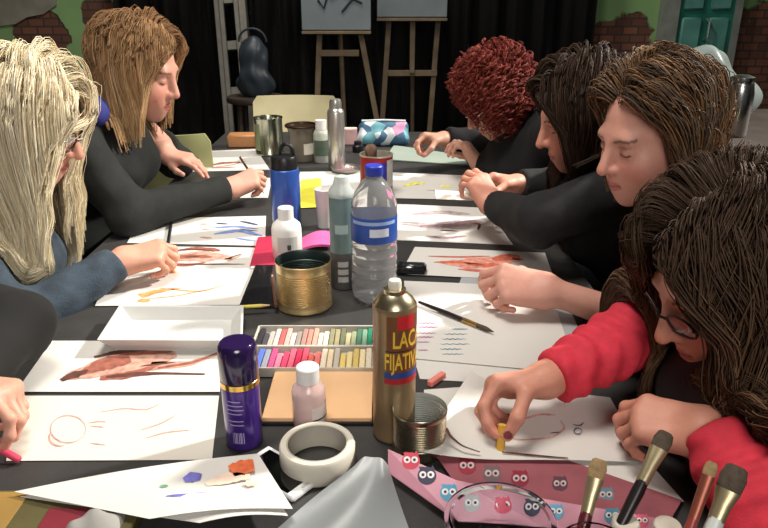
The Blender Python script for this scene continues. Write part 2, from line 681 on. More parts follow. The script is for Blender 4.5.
def grow_hair(sp, f, Mh, C, n, L, steps, part=0.0, back=0.25, lift=0.35, grav=0.22, wave=0.15, wfreq=16.0, rad=0.0021,
              curl=None, spread=0.004, ymax=0.06, fringe=0.085, low=0.0, hug=0.5, room=0.008, lenvar=0.25, bias=None, side_min=None, scale=1.0, tip=0.35, kids=5, kid_spread=0.0035, seed=1):
    """strands rooted on the scalp, falling under gravity and sliding over head, face edge and shoulders"""
    rng = np.random.default_rng(seed)
    pts = []
    while len(pts) < n:
        v = rng.normal(size=3)
        v /= np.linalg.norm(v)
        q = np.array([0, -0.018, 0.034]) + v * np.array([0.071, 0.092, 0.079]) * 1.0
        zmin = np.interp(q[1], [-0.11, -0.05, -0.01, 0.02, 0.045, 0.07], [-0.055, -0.035, -0.005, 0.03, 0.068, 0.088])
        if q[2] < zmin:
            continue
        if side_min is not None and not side_min(q):
            continue
        pts.append(q)
    root = np.array(pts) * scale
    nl = (root / scale - np.array([0, -0.018, 0.034])) / np.array([0.071, 0.092, 0.079]) ** 2
    nl /= np.linalg.norm(nl, axis=1)[:, None]
    sx = np.where(root[:, 0] > part, 1.0, -1.0)
    d = np.stack([sx * 0.9, -back * np.ones(n) - 0.3 * (root[:, 1] < -0.04), -0.15 * np.ones(n)], 1)
    if bias is not None:
        d = d + np.asarray(bias)[None]
    d = d - (d * nl).sum(1)[:, None] * nl * 0.9 + nl * lift
    d += rng.normal(size=(n, 3)) * 0.06
    d /= np.linalg.norm(d, axis=1)[:, None]
    R = np.stack(Mh, 0)          # rows: local axes in world
    p = root @ R + C
    d = d @ R
    seg = L / steps
    ln = seg * (1 - lenvar * rng.random(n))
    marg = 0.004 + rng.random(n) * spread * 2.5
    path = [p.copy()]
    k1, k2 = rng.normal(size=3), rng.normal(size=3)
    e = 0.003
    for i in range(steps):
        g = grav * min(1.0, 0.45 + i / (steps * 0.3))
        d = d * (1 - g) + np.array([0, 0, -1.0]) * g
        ph = wfreq * (p - C)
        nz = np.stack([np.sin(ph @ (k1 * 1.0) + 1.1 * i * seg * wfreq), np.sin(ph @ (k2 * 1.2) + 2.0 + 0.8 * i * seg * wfreq), 0 * ph[:, 0]], 1)
        d = d + wave * nz * 0.5 + rng.normal(size=(n, 3)) * wave * 0.06
        d /= np.linalg.norm(d, axis=1)[:, None]
        q = p + d * ln[:, None]
        loc = (q - C) @ R.T / scale
        far = loc[:, 2] > -0.05
        if hug and far.any():
            qh = q[far].astype(np.float32)
            d0 = f(qh)
            gr = np.stack([f(qh + np.array(a, np.float32) * e) - d0 for a in ((1, 0, 0), (0, 1, 0), (0, 0, 1))], 1)
            gr /= np.linalg.norm(gr, axis=1)[:, None] + 1e-9
            ex = np.clip(d0 - marg[far] - room, 0, 0.05)
            q[far] -= gr * (ex * hug)[:, None]
        for _ in range(2):
            q32 = q.astype(np.float32)
            dist = f(q32)
            hit = dist < marg
            if hit.any():
                qh = q32[hit]
                d0 = dist[hit]
                gr = np.stack([f(qh + np.array(a, np.float32) * e) - d0 for a in ((1, 0, 0), (0, 1, 0), (0, 0, 1))], 1)
                gr /= np.linalg.norm(gr, axis=1)[:, None] + 1e-9
                q[hit] += gr * (marg[hit] - d0)[:, None]
            # hair falls beside the face, not across it
            w = (q - C) @ R.T / scale
            lim = np.interp(w[:, 2], [-0.14, -0.10, 0.0, 0.05, 0.085, 0.11], [ymax + 0.035 + low, ymax + 0.01 + low * 0.4, ymax, ymax + 0.012, fringe, fringe + 0.012])
            ov = np.where((w[:, 2] > -0.2) & (w[:, 2] < 0.11), np.maximum(w[:, 1] - lim, 0), 0)
            ov *= np.clip((0.2 + w[:, 2]) / 0.06, 0, 1)
            w[:, 1] -= ov * 0.7
            w[:, 0] += np.sign(root[:, 0]) * ov * 0.35
            q = np.where((ov > 0)[:, None], w * scale @ R + C, q)
        d = q - p
        d /= np.linalg.norm(d, axis=1)[:, None] + 1e-9
        p = q
        path.append(p.copy())
    path = np.stack(path, 1)          # n, K, 3
    if curl:
        cr, cw = curl
        t = np.arange(path.shape[1]) * seg
        ph = rng.random(n) * 6.28
        ref = np.cross(np.gradient(path, axis=1), np.array([0.3, 0.5, 0.8]))
        ref /= np.linalg.norm(ref, axis=2)[:, :, None] + 1e-9
        tn = np.gradient(path, axis=1)
        tn /= np.linalg.norm(tn, axis=2)[:, :, None] + 1e-9
        bi = np.cross(tn, ref)
        amp = cr * np.clip(t / 0.02, 0.2, 1)
        an = ph[:, None] + t[None] * cw
        path = path + (np.cos(an)[:, :, None] * ref + np.sin(an)[:, :, None] * bi) * amp[None, :, None]
    K = path.shape[1]
    if kids > 1:
        tt = np.linspace(0, 1, K)
        env = (0.45 + 0.9 * np.sin(np.minimum(tt * 1.25, 1) * math.pi)) * (1 - 0.55 * tt)
        allp = []
        for c in range(kids):
            o1, o2 = rng.normal(size=(n, 1, 3)), rng.normal(size=(n, 1, 3))
            ph = rng.random((n, 1, 1)) * 6.28
            off = o1 * env[None, :, None] + 0.5 * o2 * np.sin(tt[None, :, None] * 5 + ph) * tt[None, :, None]
            allp.append(path + off * kid_spread)
        path = np.concatenate(allp, 0)
        n = n * kids
    tn = np.gradient(path, axis=1)
    tn /= np.linalg.norm(tn, axis=2)[:, :, None] + 1e-9
    ref = np.cross(tn, np.array([0.21, 0.37, 0.9]))
    ref /= np.linalg.norm(ref, axis=2)[:, :, None] + 1e-9
    bi = np.cross(tn, ref)
    tt = np.linspace(0, 1, K)
    rr = rad * (0.6 + 0.4 * np.minimum(tt * 5, 1)) * (1 - (1 - tip) * np.clip((tt - 0.55) / 0.45, 0, 1))
    rr = rr[None] * (0.7 + 0.6 * rng.random(n))[:, None]
    ring = []
    for a in (0, 2.094, 4.189):
        ring.append(path + (math.cos(a) * ref + math.sin(a) * bi) * rr[:, :, None])
    V = np.stack(ring, 2).reshape(-1, 3)        # n*K*3
    base = (np.arange(n)[:, None] * K + np.arange(K - 1)[None]) * 3
    fs = []
    for j in range(3):
        k = (j + 1) % 3
        fs.append(np.stack([base + j, base + k, base + 3 + k, base + 3 + j], -1).reshape(-1, 4))
    al = np.broadcast_to(tt[None, :, None], (n, K, 3)).reshape(-1)
    return V, np.concatenate(fs).astype(np.int32), al


def person(sp):
    name = 'person'
    C = np.asarray(sp['head'], float)
    fw = nrm(sp['look'])
    roll = sp.get('roll', 0.0)
    up = np.array([0, 0, 1.0])
    rt = nrm(np.cross(fw, up))
    up = np.cross(rt, fw)
    rt, up = rt * math.cos(roll) + up * math.sin(roll), up * math.cos(roll) - rt * math.sin(roll)
    Mh = [rt, fw, up]
    Rm = np.stack(Mh, 0).astype(np.float32)
    hs = sp.get('hs', 1.0)
    hf = head_fn(hs, sp.get('nose', 1.0))
    C32 = C.astype(np.float32)
    headw = lambda p: hf((p - C32) @ Rm.T)
    nb = np.asarray(sp['neck'], float)
    nk0 = C + (-0.022 * fw - 0.055 * up) * hs
    neckf = rc(nk0, nb, 0.050, 0.056)
    hn = lambda p: smin(headw(p), neckf(p), 0.03)
    shR, shL = np.asarray(sp['shR'], float), np.asarray(sp['shL'], float)
    pel = np.asarray(sp['pelvis'], float)
    face_dir = nrm(np.array(sp['face']))            # horizontal direction the trunk faces
    chest = (shR + shL) / 2 * 0.9 + nb * 0.1 + np.array([0, 0, -0.10]) + face_dir * 0.01
    sw = nrm(shR - shL)
    parts = []
    cols = []
    skin = sp.get('skin', (222, 172, 148))
    # head and neck
    lo, hi = bounds([C], 0.15)
    lo2, hi2 = bounds([nb], 0.08)
    lo, hi = np.minimum(lo, lo2), np.maximum(hi, hi2)
    v, f = surf(hn, lo, hi, 0.0024)
    parts.append((v, f))
    cols.append(head_colour((v - C) @ np.stack(Mh, 0).T, skin, sp.get('lips', (188, 98, 92)), sp.get('brow', (92, 66, 48)), hs))
    # trunk
    trunk0 = uni([rc(shR, shL, 0.056, 0.056), rc(nb + [0, 0, -0.03], chest, 0.07, 0.115), rc(chest, pel, 0.118, 0.135),
                  rc(chest + sw * 0.055, pel + sw * 0.06, 0.09, 0.11), rc(chest - sw * 0.055, pel - sw * 0.06, 0.09, 0.11),
                  sph(chest + face_dir * 0.070 + sw * 0.062 + [0, 0, -0.045], 0.050),
                  sph(chest + face_dir * 0.070 - sw * 0.062 + [0, 0, -0.045], 0.050)], 0.06)
    lo, hi = bounds([shR, shL, pel, chest, nb], 0.22)
    v, f = surf(lambda p: trunk0(p) + 0.006, lo, hi, 0.011)
    parts.append((v, f))
    cols.append(np.tile(np.array(lin(skin)[:3]), (len(v), 1)))
    hands = {}
    arm_cl = []
    for side, sh in (('R', shR), ('L', shL)):
        if 'el' + side not in sp:
            continue
        el, wr = np.asarray(sp['el' + side], float), np.asarray(sp['wr' + side], float)
        hF, hN, pose = sp['hand' + side]
        hfn, info = hand_fn(wr, hF, hN, side == 'R', pose, sp.get('hand_s', 0.95))
        low = min([q[2] for q in info['tips']] + [info['thumb'][2]])
        if 0.66 < low < TABLE_Z + 0.014:       # fingers rest on the paper, not in it
            wr = wr + np.array([0, 0, TABLE_Z + 0.014 - low])
            hfn, info = hand_fn(wr, hF, hN, side == 'R', pose, sp.get('hand_s', 0.95))
        hands[side] = info
        fore = rc(el, wr, 0.038, 0.0245)
        upper = rc(sh, el, 0.045, 0.039)
        full = lambda p, a=hfn, b=fore, c=upper: smin(smin(a(p), b(p), 0.022), c(p), 0.02)
        lo, hi = bounds([el, wr] + info['tips'] + [info['thumb']], 0.055)
        v, f = surf(full, lo, hi, 0.0024)
        parts.append((v, f))
        c = np.tile(np.array(lin(skin)[:3]), (len(v), 1))
        red = (min(255, skin[0]), skin[1] * 0.86, skin[2] * 0.84)
        for t in info['tips']:
            w = np.exp(-(((v - t) ** 2).sum(1)) / 0.016 ** 2)[:, None] * 0.6
            c = c * (1 - w) + np.array(lin(red)[:3]) * w
        for t, r in info['nails']:
            w = (((v - t) ** 2).sum(1) < r * r)[:, None] * 0.9
            c = c * (1 - w) + np.array(lin(sp.get('nail', (214, 160, 150)))[:3]) * w
        cols.append(c)
        lo, hi = bounds([sh, el], 0.08)
        v, f = surf(upper, lo, hi, 0.008)
        parts.append((v, f))
        cols.append(np.tile(np.array(lin(skin)[:3]), (len(v), 1)))
        cuff = sp.get('cuff' + side, 0.93)
        cw = el + (wr - el) * cuff
        if cuff > 0.05:
            sl = uni([rc(sh, el, 0.066, 0.052), rc(el, cw, 0.053, 0.038)], 0.025)
        else:
            sl = rc(sh, sh + (el - sh) * (1 + cuff), 0.062, 0.054)
        axis = nrm(wr - el) if cuff > 0.05 else nrm(el - sh)
        rings = sp.get('rings', 0.0)

        def slf(p, sl=sl, axis=axis, cw=cw if cuff > 0.05 else sh + (el - sh) * (1 + cuff), rings=rings, a0=el, ax2=nrm(wr - el), far=cuff > 0.05):
            d = sl(p) + fold(p, 0.0030, 46, sp.get('seed', 0.0))
            if rings:
                t = (p - a0.astype(np.float32)) @ ax2.astype(np.float32)
                d = d - rings * np.sin(t * 190 + 2.0 * np.sin(p[:, 2] * 45) + 1.2 * np.sin(p[:, 1] * 60))
            if far:
                cutd = (p - cw.astype(np.float32)) @ axis.astype(np.float32)
                nearw = np.sqrt(((p - cw.astype(np.float32)) ** 2).sum(1)) < 0.12
                d = np.where(nearw, smax(d, cutd, 0.008), d)
            return d
        arm_cl.append((slf, [sh, el, cw]))
    # legs
    seat_z = pel[2]
    sit = []
    legpts = []
    shoes = []
    for sgn in (1, -1):
        hip = pel + sw * 0.09 * sgn + [0, 0, -0.03]
        knee = hip + face_dir * 0.40 + [0, 0, -0.02] + sw * 0.03 * sgn
        ank = np.array([*(knee + face_dir * sp.get('shin', -0.02))[:2], 0.085])
        sit.append((hip, knee, ank))
        legpts += [hip, knee, ank]
        shoes.append((ank, ank + face_dir * 0.15 + [0, 0, -0.045]))
    legf = uni([q for h, k, a in sit for q in (rc(h, k, 0.085, 0.060), rc(k, a, 0.058, 0.042))], 0.03)
    lo, hi = bounds(legpts, 0.10)
    v, f = surf(lambda p: legf(p) + 0.006, lo, hi, 0.012)
    parts.append((v, f))
    cols.append(np.tile(np.array(lin(skin)[:3]), (len(v), 1)))
    V, Fc = join(parts)
    cc = np.concatenate(cols)
    cc = np.concatenate([cc, np.ones((len(cc), 1))], 1)
    org = np.array([pel[0], pel[1], 0.45])
    body = mk(name, V, Fc, M_attr('skin', 0.5, 0.10), origin=org, smooth=True, attr={'Col': ('FLOAT_COLOR', cc)})
    tag(body, sp['label'], 'person')
    # clothes
    cl = sp['cloth']
    tr = lambda p: trunk0(p) - 0.012 + fold(p, 0.0035, 30, sp.get('seed', 0.0))
    if 'vest' in sp:
        lo, hi = bounds([shR, shL, pel, chest, nb], 0.24)
        v, f = surf(lambda p: tr(p) - 0.004, lo, hi, 0.007)
        mk('vest', v, f, sp['vest'], body, smooth=True)
        for slf, pts in arm_cl:
            lo, hi = bounds(pts, 0.10)
            v, f = surf(slf, lo, hi, 0.0045 if sp.get('rings') else 0.006)
            mk('sleeve', v, f, cl, body, smooth=True)
        vestf = tr
    else:
        def gar(p):
            d = tr(p)
            for slf, _ in arm_cl:
                d = smin(d, slf(p), 0.03)
            return d
        lo, hi = bounds([shR, shL, pel, chest, nb] + [q for _, ps in arm_cl for q in ps], 0.20)
        v, f = surf(gar, lo, hi, 0.0065)
        mk(sp.get('cloth_name', 'sweater'), v, f, cl, body, smooth=True)
    tv, tf = surf(lambda p: legf(p) - 0.008 + fold(p, 0.003, 34), *bounds(legpts, 0.12), 0.012)
    mk('trousers', tv, tf, M('dark_trousers', (34, 36, 44), 0.85, var=0.2), body, smooth=True)
    for a, t in shoes:
        sf = uni([rc(a + [0, 0, -0.03], t, 0.042, 0.034), rc(a + [0, 0, -0.045] - face_dir * 0.03, t + [0, 0, -0.008], 0.036, 0.030)], 0.02)
        v, f = surf(lambda p: np.maximum(sf(p), 0.003 - p[:, 2]), *bounds([a, t], 0.09), 0.006)
        mk('shoe', v, f, M('shoe_leather', (28, 26, 25), 0.5), body, smooth=True)
    if 'hood' in sp:
        pts = []
        for a in np.linspace(-1.75, 1.75, 9):
            dirh = -face_dir * math.cos(a) + sw * math.sin(a)
            pts.append(nb + dirh * 0.124 + face_dir * 0.022 + np.array([0, 0, 0.058 + 0.030 * math.cos(a)]))
        hfz = uni([rc(pts[i], pts[i + 1], 0.040 - 0.0013 * abs(i - 4) ** 2, 0.040 - 0.0013 * abs(i - 3) ** 2) for i in range(8)] + [rc(pts[i] + np.array([0, 0, -0.035]), pts[i + 1] + np.array([0, 0, -0.035]), 0.034, 0.034) for i in range(8)], 0.03)
        v, f = surf(lambda p: hfz(p) + fold(p, 0.004, 45), *bounds(pts, 0.06), 0.005)
        mk('hood', v, f, sp['hood'], body, smooth=True)['label'] = 'blue lining of the hood'
    # hair
    H = sp['hair']
    full = [hn, tr] + [s for s, _ in arm_cl]

    def coll(p):
        d = full[0](p)
        for q in full[1:]:
            d = np.minimum(d, q(p))
        return d
    Vh, Fh, al = grow_hair(sp, coll, Mh, C, scale=hs, **H['grow'])
    cap = ell((0, -0.018, 0.034), (0.0745, 0.0955, 0.0825))

    def capf(p):
        q = p / hs
        zmin = np.interp(q[:, 1], [-0.12, -0.05, -0.01, 0.02, 0.045, 0.07], [-0.06, -0.035, -0.005, 0.03, 0.070, 0.090])
        return smax(cap(q), (zmin - q[:, 2]) * 0.7, 0.008)
    v, f = surf(capf, (-0.1, -0.13, -0.1), (0.1, 0.1, 0.14), 0.004)
    v = v * hs @ np.stack(Mh, 0) + C
    Va, Fa = join([(Vh, Fh), (v, f)])
    al = np.concatenate([al, np.zeros(len(v))])
    mk('hair', Va, Fa, H['mat'], body, smooth=True, attr={'along': ('FLOAT', al)})
    return body, hands, (C, Mh)


def glasses(label, C, Mh, mat, lens, hs=1.0, round_=True, drop=0.0):
    rt, fw, up = Mh
    Lp = lambda x, y, z: C + (rt * x + fw * y + up * z) * hs
    g = thing('glasses', label, 'glasses', Lp(0, 0.1, -0.004))
    for s in (-1, 1):
        fr, ln = MB(), MB()
        pts = []
        for a in np.linspace(0, 2 * math.pi, 25):
            pts.append(Lp(s * 0.033 + 0.024 * math.cos(a), 0.099 - 0.010 * abs(0.033 * s + 0.024 * math.cos(a)) / 0.05, -0.005 - drop + (0.020 if round_ else 0.015) * math.sin(a)))
        fr.tube(pts, 0.0019, 6, cap=False)
        f = fr.build('lens_rim', mat, g)
        ln.add(pts[:-1] + [p + fw * 0.001 for p in pts[:-1]], [tuple(range(24)), tuple(range(47, 23, -1))] + [(i, (i + 1) % 24, 24 + (i + 1) % 24, 24 + i) for i in range(24)])
        ln.build('lens', lens, g)
        t = MB()
        t.tube([Lp(s * 0.057, 0.091, 0.0 - drop), Lp(s * 0.074, 0.075, 0.0 - drop), Lp(s * 0.082, 0.01, 0.005), Lp(s * 0.083, -0.015, -0.008)], 0.0019, 6)
        t.build('temple', mat, g)
    b = MB()
    b.tube([Lp(-0.010, 0.099, 0 - drop), Lp(0, 0.104, 0.003 - drop), Lp(0.010, 0.099, 0 - drop)], 0.0018, 6)
    b.build('bridge', mat, g)
    return g

# ================================================================== THE SETTING
def wall_mat(name, plaster, patches, plaster2=None, split_x=None):
    """painted plaster broken away to old brick round the given centres (world x, z, radius)"""
    m = bpy.data.materials.new(name)
    m.use_nodes = True
    nt = m.node_tree
    N, L = nt.nodes, nt.links
    b = N['Principled BSDF']
    geo = N.new('ShaderNodeNewGeometry')
    nz = N.new('ShaderNodeTexNoise')
    nz.inputs['Scale'].default_value = 5.5
    nz.inputs['Detail'].default_value = 6
    L.new(geo.outputs['Position'], nz.inputs['Vector'])
    mp = N.new('ShaderNodeMapping')
    mp.inputs['Rotation'].default_value = (math.radians(90), 0, 0)
    L.new(geo.outputs['Position'], mp.inputs['Vector'])
    br = N.new('ShaderNodeTexBrick')
    br.inputs['Scale'].default_value = 4.6
    br.inputs['Mortar Size'].default_value = 0.03
    br.inputs['Color1'].default_value = lin((138, 88, 66))
    br.inputs['Color2'].default_value = lin((98, 64, 52))
    br.inputs['Mortar'].default_value = lin((74, 62, 54))
    L.new(mp.outputs['Vector'], br.inputs['Vector'])
    acc = None
    for x, z, r in patches:
        d = N.new('ShaderNodeVectorMath')
        d.operation = 'DISTANCE'
        sep = N.new('ShaderNodeSeparateXYZ')
        L.new(geo.outputs['Position'], sep.inputs[0])
        cb = N.new('ShaderNodeCombineXYZ')
        L.new(sep.outputs[0], cb.inputs[0])
        L.new(sep.outputs[2], cb.inputs[2])
        L.new(cb.outputs[0], d.inputs[0])
        d.inputs[1].default_value = (x, 0, z)
        s = N.new('ShaderNodeMath')
        s.operation = 'DIVIDE'
        L.new(d.outputs['Value'], s.inputs[0])
        s.inputs[1].default_value = r
        if acc is None:
            acc = s.outputs[0]
        else:
            mn = N.new('ShaderNodeMath')
            mn.operation = 'MINIMUM'
            L.new(acc, mn.inputs[0])
            L.new(s.outputs[0], mn.inputs[1])
            acc = mn.outputs[0]
    ad = N.new('ShaderNodeMath')
    ad.operation = 'MULTIPLY_ADD'
    L.new(nz.outputs['Fac'], ad.inputs[0])
    ad.inputs[1].default_value = 1.3
    L.new(acc, ad.inputs[2])
    mr = N.new('ShaderNodeMapRange')
    mr.inputs[1].default_value = 1.60
    mr.inputs[2].default_value = 1.68
    L.new(ad.outputs[0], mr.inputs[0])
    n2 = N.new('ShaderNodeTexNoise')
    n2.inputs['Scale'].default_value = 2.2
    L.new(geo.outputs['Position'], n2.inputs['Vector'])
    rp = N.new('ShaderNodeValToRGB')
    rp.color_ramp.elements[0].position = 0.35
    rp.color_ramp.elements[1].position = 0.65
    rp.color_ramp.elements[0].color = tuple(0.82 * c for c in lin(plaster)[:3]) + (1,)
    rp.color_ramp.elements[1].color = lin(plaster)
    L.new(n2.outputs['Fac'], rp.inputs['Fac'])
    mx = N.new('ShaderNodeMix')
    mx.data_type = 'RGBA'
    L.new(mr.outputs[0], mx.inputs[0])
    L.new(br.outputs['Color'], mx.inputs[6])
    L.new(rp.outputs['Color'], mx.inputs[7])
    L.new(mx.outputs[2], b.inputs['Base Color'])
    b.inputs['Roughness'].default_value = 0.85
    bp = N.new('ShaderNodeBump')
    bp.inputs['Strength'].default_value = 0.6
    bp.inputs['Distance'].default_value = 0.02
    L.new(mr.outputs[0], bp.inputs['Height'])
    L.new(bp.outputs['Normal'], b.inputs['Normal'])
    return m


BACK_Y = 5.2
bk = lambda px, py: atY(px, py, BACK_Y)


def patch(px, py, rpx):
    p = bk(px, py)
    return (p[0], p[2], rpx * 3.6 / F_PX)


green_wall = wall_mat('green_plaster_old_brick', (150, 190, 126),
                      [patch(40, 38, 38), patch(98, 14, 26), patch(110, 28, 18), patch(622, 45, 40), patch(768, 75, 95), patch(700, 110, 60), patch(610, 90, 50)])
dark_wall = M('dark_painted_wall', (44, 38, 36), 0.9, var=0.2, scale=3)
floor_m = M('dark_floorboards', (46, 38, 34), 0.6, var=0.3, scale=4, bump=0.1)
struct(MB().box((-3.2, -3.0, -0.1), (5.4, BACK_Y + 0.1, 0.0)).build('floor', floor_m, smooth=False))
struct(MB().box((-3.2, BACK_Y, 0.0), (5.4, BACK_Y + 0.1, 4.4)).build('wall_back', green_wall, smooth=False))
struct(MB().box((-3.3, -3.0, 0.0), (-3.2, BACK_Y + 0.1, 4.4)).build('wall_left', dark_wall, smooth=False))
struct(MB().box((5.4, -3.0, 0.0), (5.5, BACK_Y + 0.1, 4.4)).build('wall_right', dark_wall, smooth=False))
struct(MB().box((-3.3, -3.0, 4.4), (5.5, BACK_Y + 0.1, 4.5)).build('ceiling', dark_wall, smooth=False))

# grey plaster band that survives on the upper left of the green wall
gp = MB()
poly = [(-60, -30), (55, -30), (57, 5), (44, 14), (28, 17), (16, 24), (0, 26), (-60, 30)]
pts = [bk(x, y) for x, y in poly]
gp.add([p + [0, -0.012, 0] for p in pts] + [p + [0, 0.002, 0] for p in pts],
       [tuple(range(8))] + [(i, 8 + i, 8 + (i + 1) % 8, (i + 1) % 8) for i in range(8)])
struct(gp.build('wall_back_plaster', M('grey_plaster', (150, 146, 132), 0.9, var=0.2, scale=8), smooth=False))

# black stage curtain across the middle of the back wall
x0, x1 = atY(118, 40, 5.0)[0], atY(592, 40, 5.0)[0]
nx = 160
cv, cf = [], []
for i in range(nx + 1):
    u = i / nx
    x = x0 + (x1 - x0) * u
    y = 5.0 + 0.05 * math.sin(u * 95 + 1.5 * math.sin(u * 23)) + 0.02 * math.sin(u * 211)
    cv += [(x, y, 0.02), (x, y, 4.0), (x, y + 0.006, 0.02), (x, y + 0.006, 4.0)]
for i in range(nx):
    a, b = i * 4, i * 4 + 4
    cf += [(a, b, b + 1, a + 1), (a + 3, b + 3, b + 2, a + 2), (a + 1, b + 1, b + 3, a + 3), (a + 2, b + 2, b, a)]
cur = mk('stage_curtain', cv, cf, M('black_velvet', (12, 10, 10), 0.95, var=0.25, scale=6), origin=((x0 + x1) / 2, 5.0, 0), smooth=True)
tag(cur, 'black stage curtain hanging across the back of the room', 'curtain')

# teal shuttered door at the right of the back wall
teal = M('teal_paint', (46, 128, 112), 0.5, var=0.25, scale=7)
teal_l = M('pale_teal_paint', (104, 170, 156), 0.5, var=0.2, scale=7)
stone = M('pale_door_jamb', (150, 156, 146), 0.8, var=0.2, scale=9)
dx0, dx1 = bk(672, 30)[0], bk(728, 30)[0]
dr = MB().box((dx0, BACK_Y - 0.05, 0), (dx1, BACK_Y + 0.01, 2.3)).build('door_1', teal, smooth=False)
struct(dr)
pn = MB()
w = dx1 - dx0
for fx in (0.08, 0.56):
    for z0, z1 in ((0.15, 0.75), (0.85, 1.15), (1.2, 2.15)):
        pn.bbox((dx0 + fx * w, BACK_Y - 0.075, z0), (dx0 + (fx + 0.36) * w, BACK_Y - 0.045, z1), 0.012)
pn.build('door_panel', teal_l, dr)
hd = MB()
hd.tube([(dx0 + 0.52 * w, BACK_Y - 0.07, 1.0), (dx0 + 0.52 * w, BACK_Y - 0.12, 1.02), (dx0 + 0.52 * w, BACK_Y - 0.12, 1.12), (dx0 + 0.52 * w, BACK_Y - 0.07, 1.14)], 0.010, 8)
hd.build('door_handle', M('pale_metal', (170, 180, 178), 0.4, 0.6), dr)
jb = MB().box((dx0 - 0.11, BACK_Y - 0.09, 0), (dx0, BACK_Y + 0.0, 2.4)).box((dx1, BACK_Y - 0.09, 0), (dx1 + 0.035, BACK_Y, 2.4)).box((dx0 - 0.11, BACK_Y - 0.09, 2.3), (dx1 + 0.035, BACK_Y, 2.4))
struct(jb.build('trim_1', stone, smooth=False))

# ================================================================== FURNITURE
cloth_black = M('charcoal_table_cover', (56, 55, 54), 0.5, var=0.15, scale=18, bump=0.15, bscale=90, spec=0.4)
TX0, TX1, TY0, TY1 = -0.70, 0.44, 0.30, 3.10
tb = thing('work_table', 'long work table under a charcoal cover, strewn with art materials', 'table', (0, 1.7, 0))
MB().bbox((TX0, TY0, TABLE_Z - 0.03), (TX1, TY1, TABLE_Z), 0.004).build('tabletop', cloth_black, tb)
sk = MB()
n = 60
for (ax, bx) in (((TX0, TY0), (TX1, TY0)), ((TX1, TY0), (TX1, TY1)), ((TX1, TY1), (TX0, TY1)), ((TX0, TY1), (TX0, TY0))):
    a, b = np.array(ax), np.array(bx)
    nr = np.array([(b - a)[1], -(b - a)[0]]) / np.linalg.norm(b - a)
    vs, fs = [], []
    for i in range(n + 1):
        q = a + (b - a) * i / n
        for z, k in ((TABLE_Z - 0.028, 0.0), (TABLE_Z - 0.08, 0.003 + 0.004 * math.sin(i * 0.9)), (TABLE_Z - 0.16, 0.006 + 0.008 * math.sin(i * 0.9))):
            vs.append((*(q + nr * k), z))
    for i in range(n):
        for j in range(2):
            fs.append((i * 3 + j, (i + 1) * 3 + j, (i + 1) * 3 + j + 1, i * 3 + j + 1))
    sk.add(vs, fs)
sk.build('cover_skirt', cloth_black, tb)
metal_dark = M('dark_steel', (60, 60, 62), 0.4, 0.8)
for x in (TX0 + 0.07, TX1 - 0.07):
    for y in (TY0 + 0.08, 1.375, TY1 - 0.08):
        MB().tube([(x, y, 0.0), (x, y, TABLE_Z - 0.03)], 0.018, 12).build('leg', metal_dark, tb)

cream = M('cream_plastic', (222, 212, 170), 0.45, var=0.06, scale=6)
olive = M('olive_cream_plastic', (158, 158, 110), 0.5, var=0.06, scale=6)
steel = M('chair_steel', (120, 120, 118), 0.35, 0.9)


def chair(label, loc, rot, shell, group=None, seat_z=0.45, top=0.84, w=0.42):
    """moulded school chair facing local +Y; built straight in place"""
    c, s = math.cos(rot), math.sin(rot)
    W = lambda x, y, z: (loc[0] + c * x - s * y, loc[1] + s * x + c * y, z)
    ch = thing('school_chair', label, 'chair', (loc[0], loc[1], 0), group)

    def panel(fn, nu, nv, th):
        vs, fs = [], []
        for k in (0, 1):
            for j in range(nv + 1):
                for i in range(nu + 1):
                    vs.append(W(*fn(i / nu * 2 - 1, j / nv, k * th)))
        m = (nu + 1) * (nv + 1)
        R = nu + 1
        for j in range(nv):
            for i in range(nu):
                a, b, cc, d = j * R + i, j * R + i + 1, (j + 1) * R + i + 1, (j + 1) * R + i
                fs += [(a, d, cc, b), (m + a, m + b, m + cc, m + d)]
        rim = [i for i in range(R)] + [j * R + nu for j in range(1, nv + 1)] + [nv * R + i for i in range(nu - 1, -1, -1)] + [j * R for j in range(nv - 1, 0, -1)]
        for a, b in zip(rim, rim[1:] + rim[:1]):
            fs.append((a, b, m + b, m + a))
        return vs, fs
    h0 = top - 0.24
    rnd = lambda v: 1 - 0.10 * max(0, (abs(v - 0.5) * 2 - 0.75) / 0.25) ** 2
    back = lambda u, v, t: (u * w / 2 * rnd(v), -0.19 - 0.03 * v + 0.035 * u * u - t, h0 + 0.24 * v)
    sh_ = min(0.20, w / 2)
    seatf = lambda u, v, t: (u * sh_, -0.17 + 0.39 * v, seat_z - 0.010 + 0.012 * u * u - 0.015 * max(0, v - 0.8) * 5 * (v - 0.8) - t)
    MB().add(*panel(back, 12, 8, 0.010)).build('backrest', shell, ch)
    MB().add(*panel(seatf, 10, 10, 0.010)).build('seat', shell, ch)
    fr = MB()
    for sx in (-1, 1):
        fr.tube([W(sx * (sh_ - .03), 0.18, seat_z - 0.035), W(sx * (sh_ - .03), -0.17, seat_z - 0.035), W(sx * (sh_ - .035), -0.195, seat_z + 0.05), W(sx * (sh_ - .05), -0.215, top - 0.08)], 0.010, 8)
    fr.build('frame', steel, ch)
    for sx in (-1, 1):
        for y0, y1 in ((0.16, 0.20), (-0.16, -0.22)):
            MB().tube([W(sx * (sh_ - .03), y0, seat_z - 0.04), W(sx * sh_ * .97, y1, 0.0)], 0.010, 8).build('leg', steel, ch)
    return ch


p = atY(291, 112, 3.42)
chair('cream plastic school chair facing the far end of the table', (p[0], p[1] + 0.0 + 0.0, 0), math.pi, cream, top=p[2] + 0.050, w=0.43)
p = P(170, 145, 2.42)
chair('empty olive-cream school chair beside the woman in the black jacket', (p[0] - 0.045, p[1] + 0.19, 0), math.radians(4), olive, top=0.862, w=0.34)

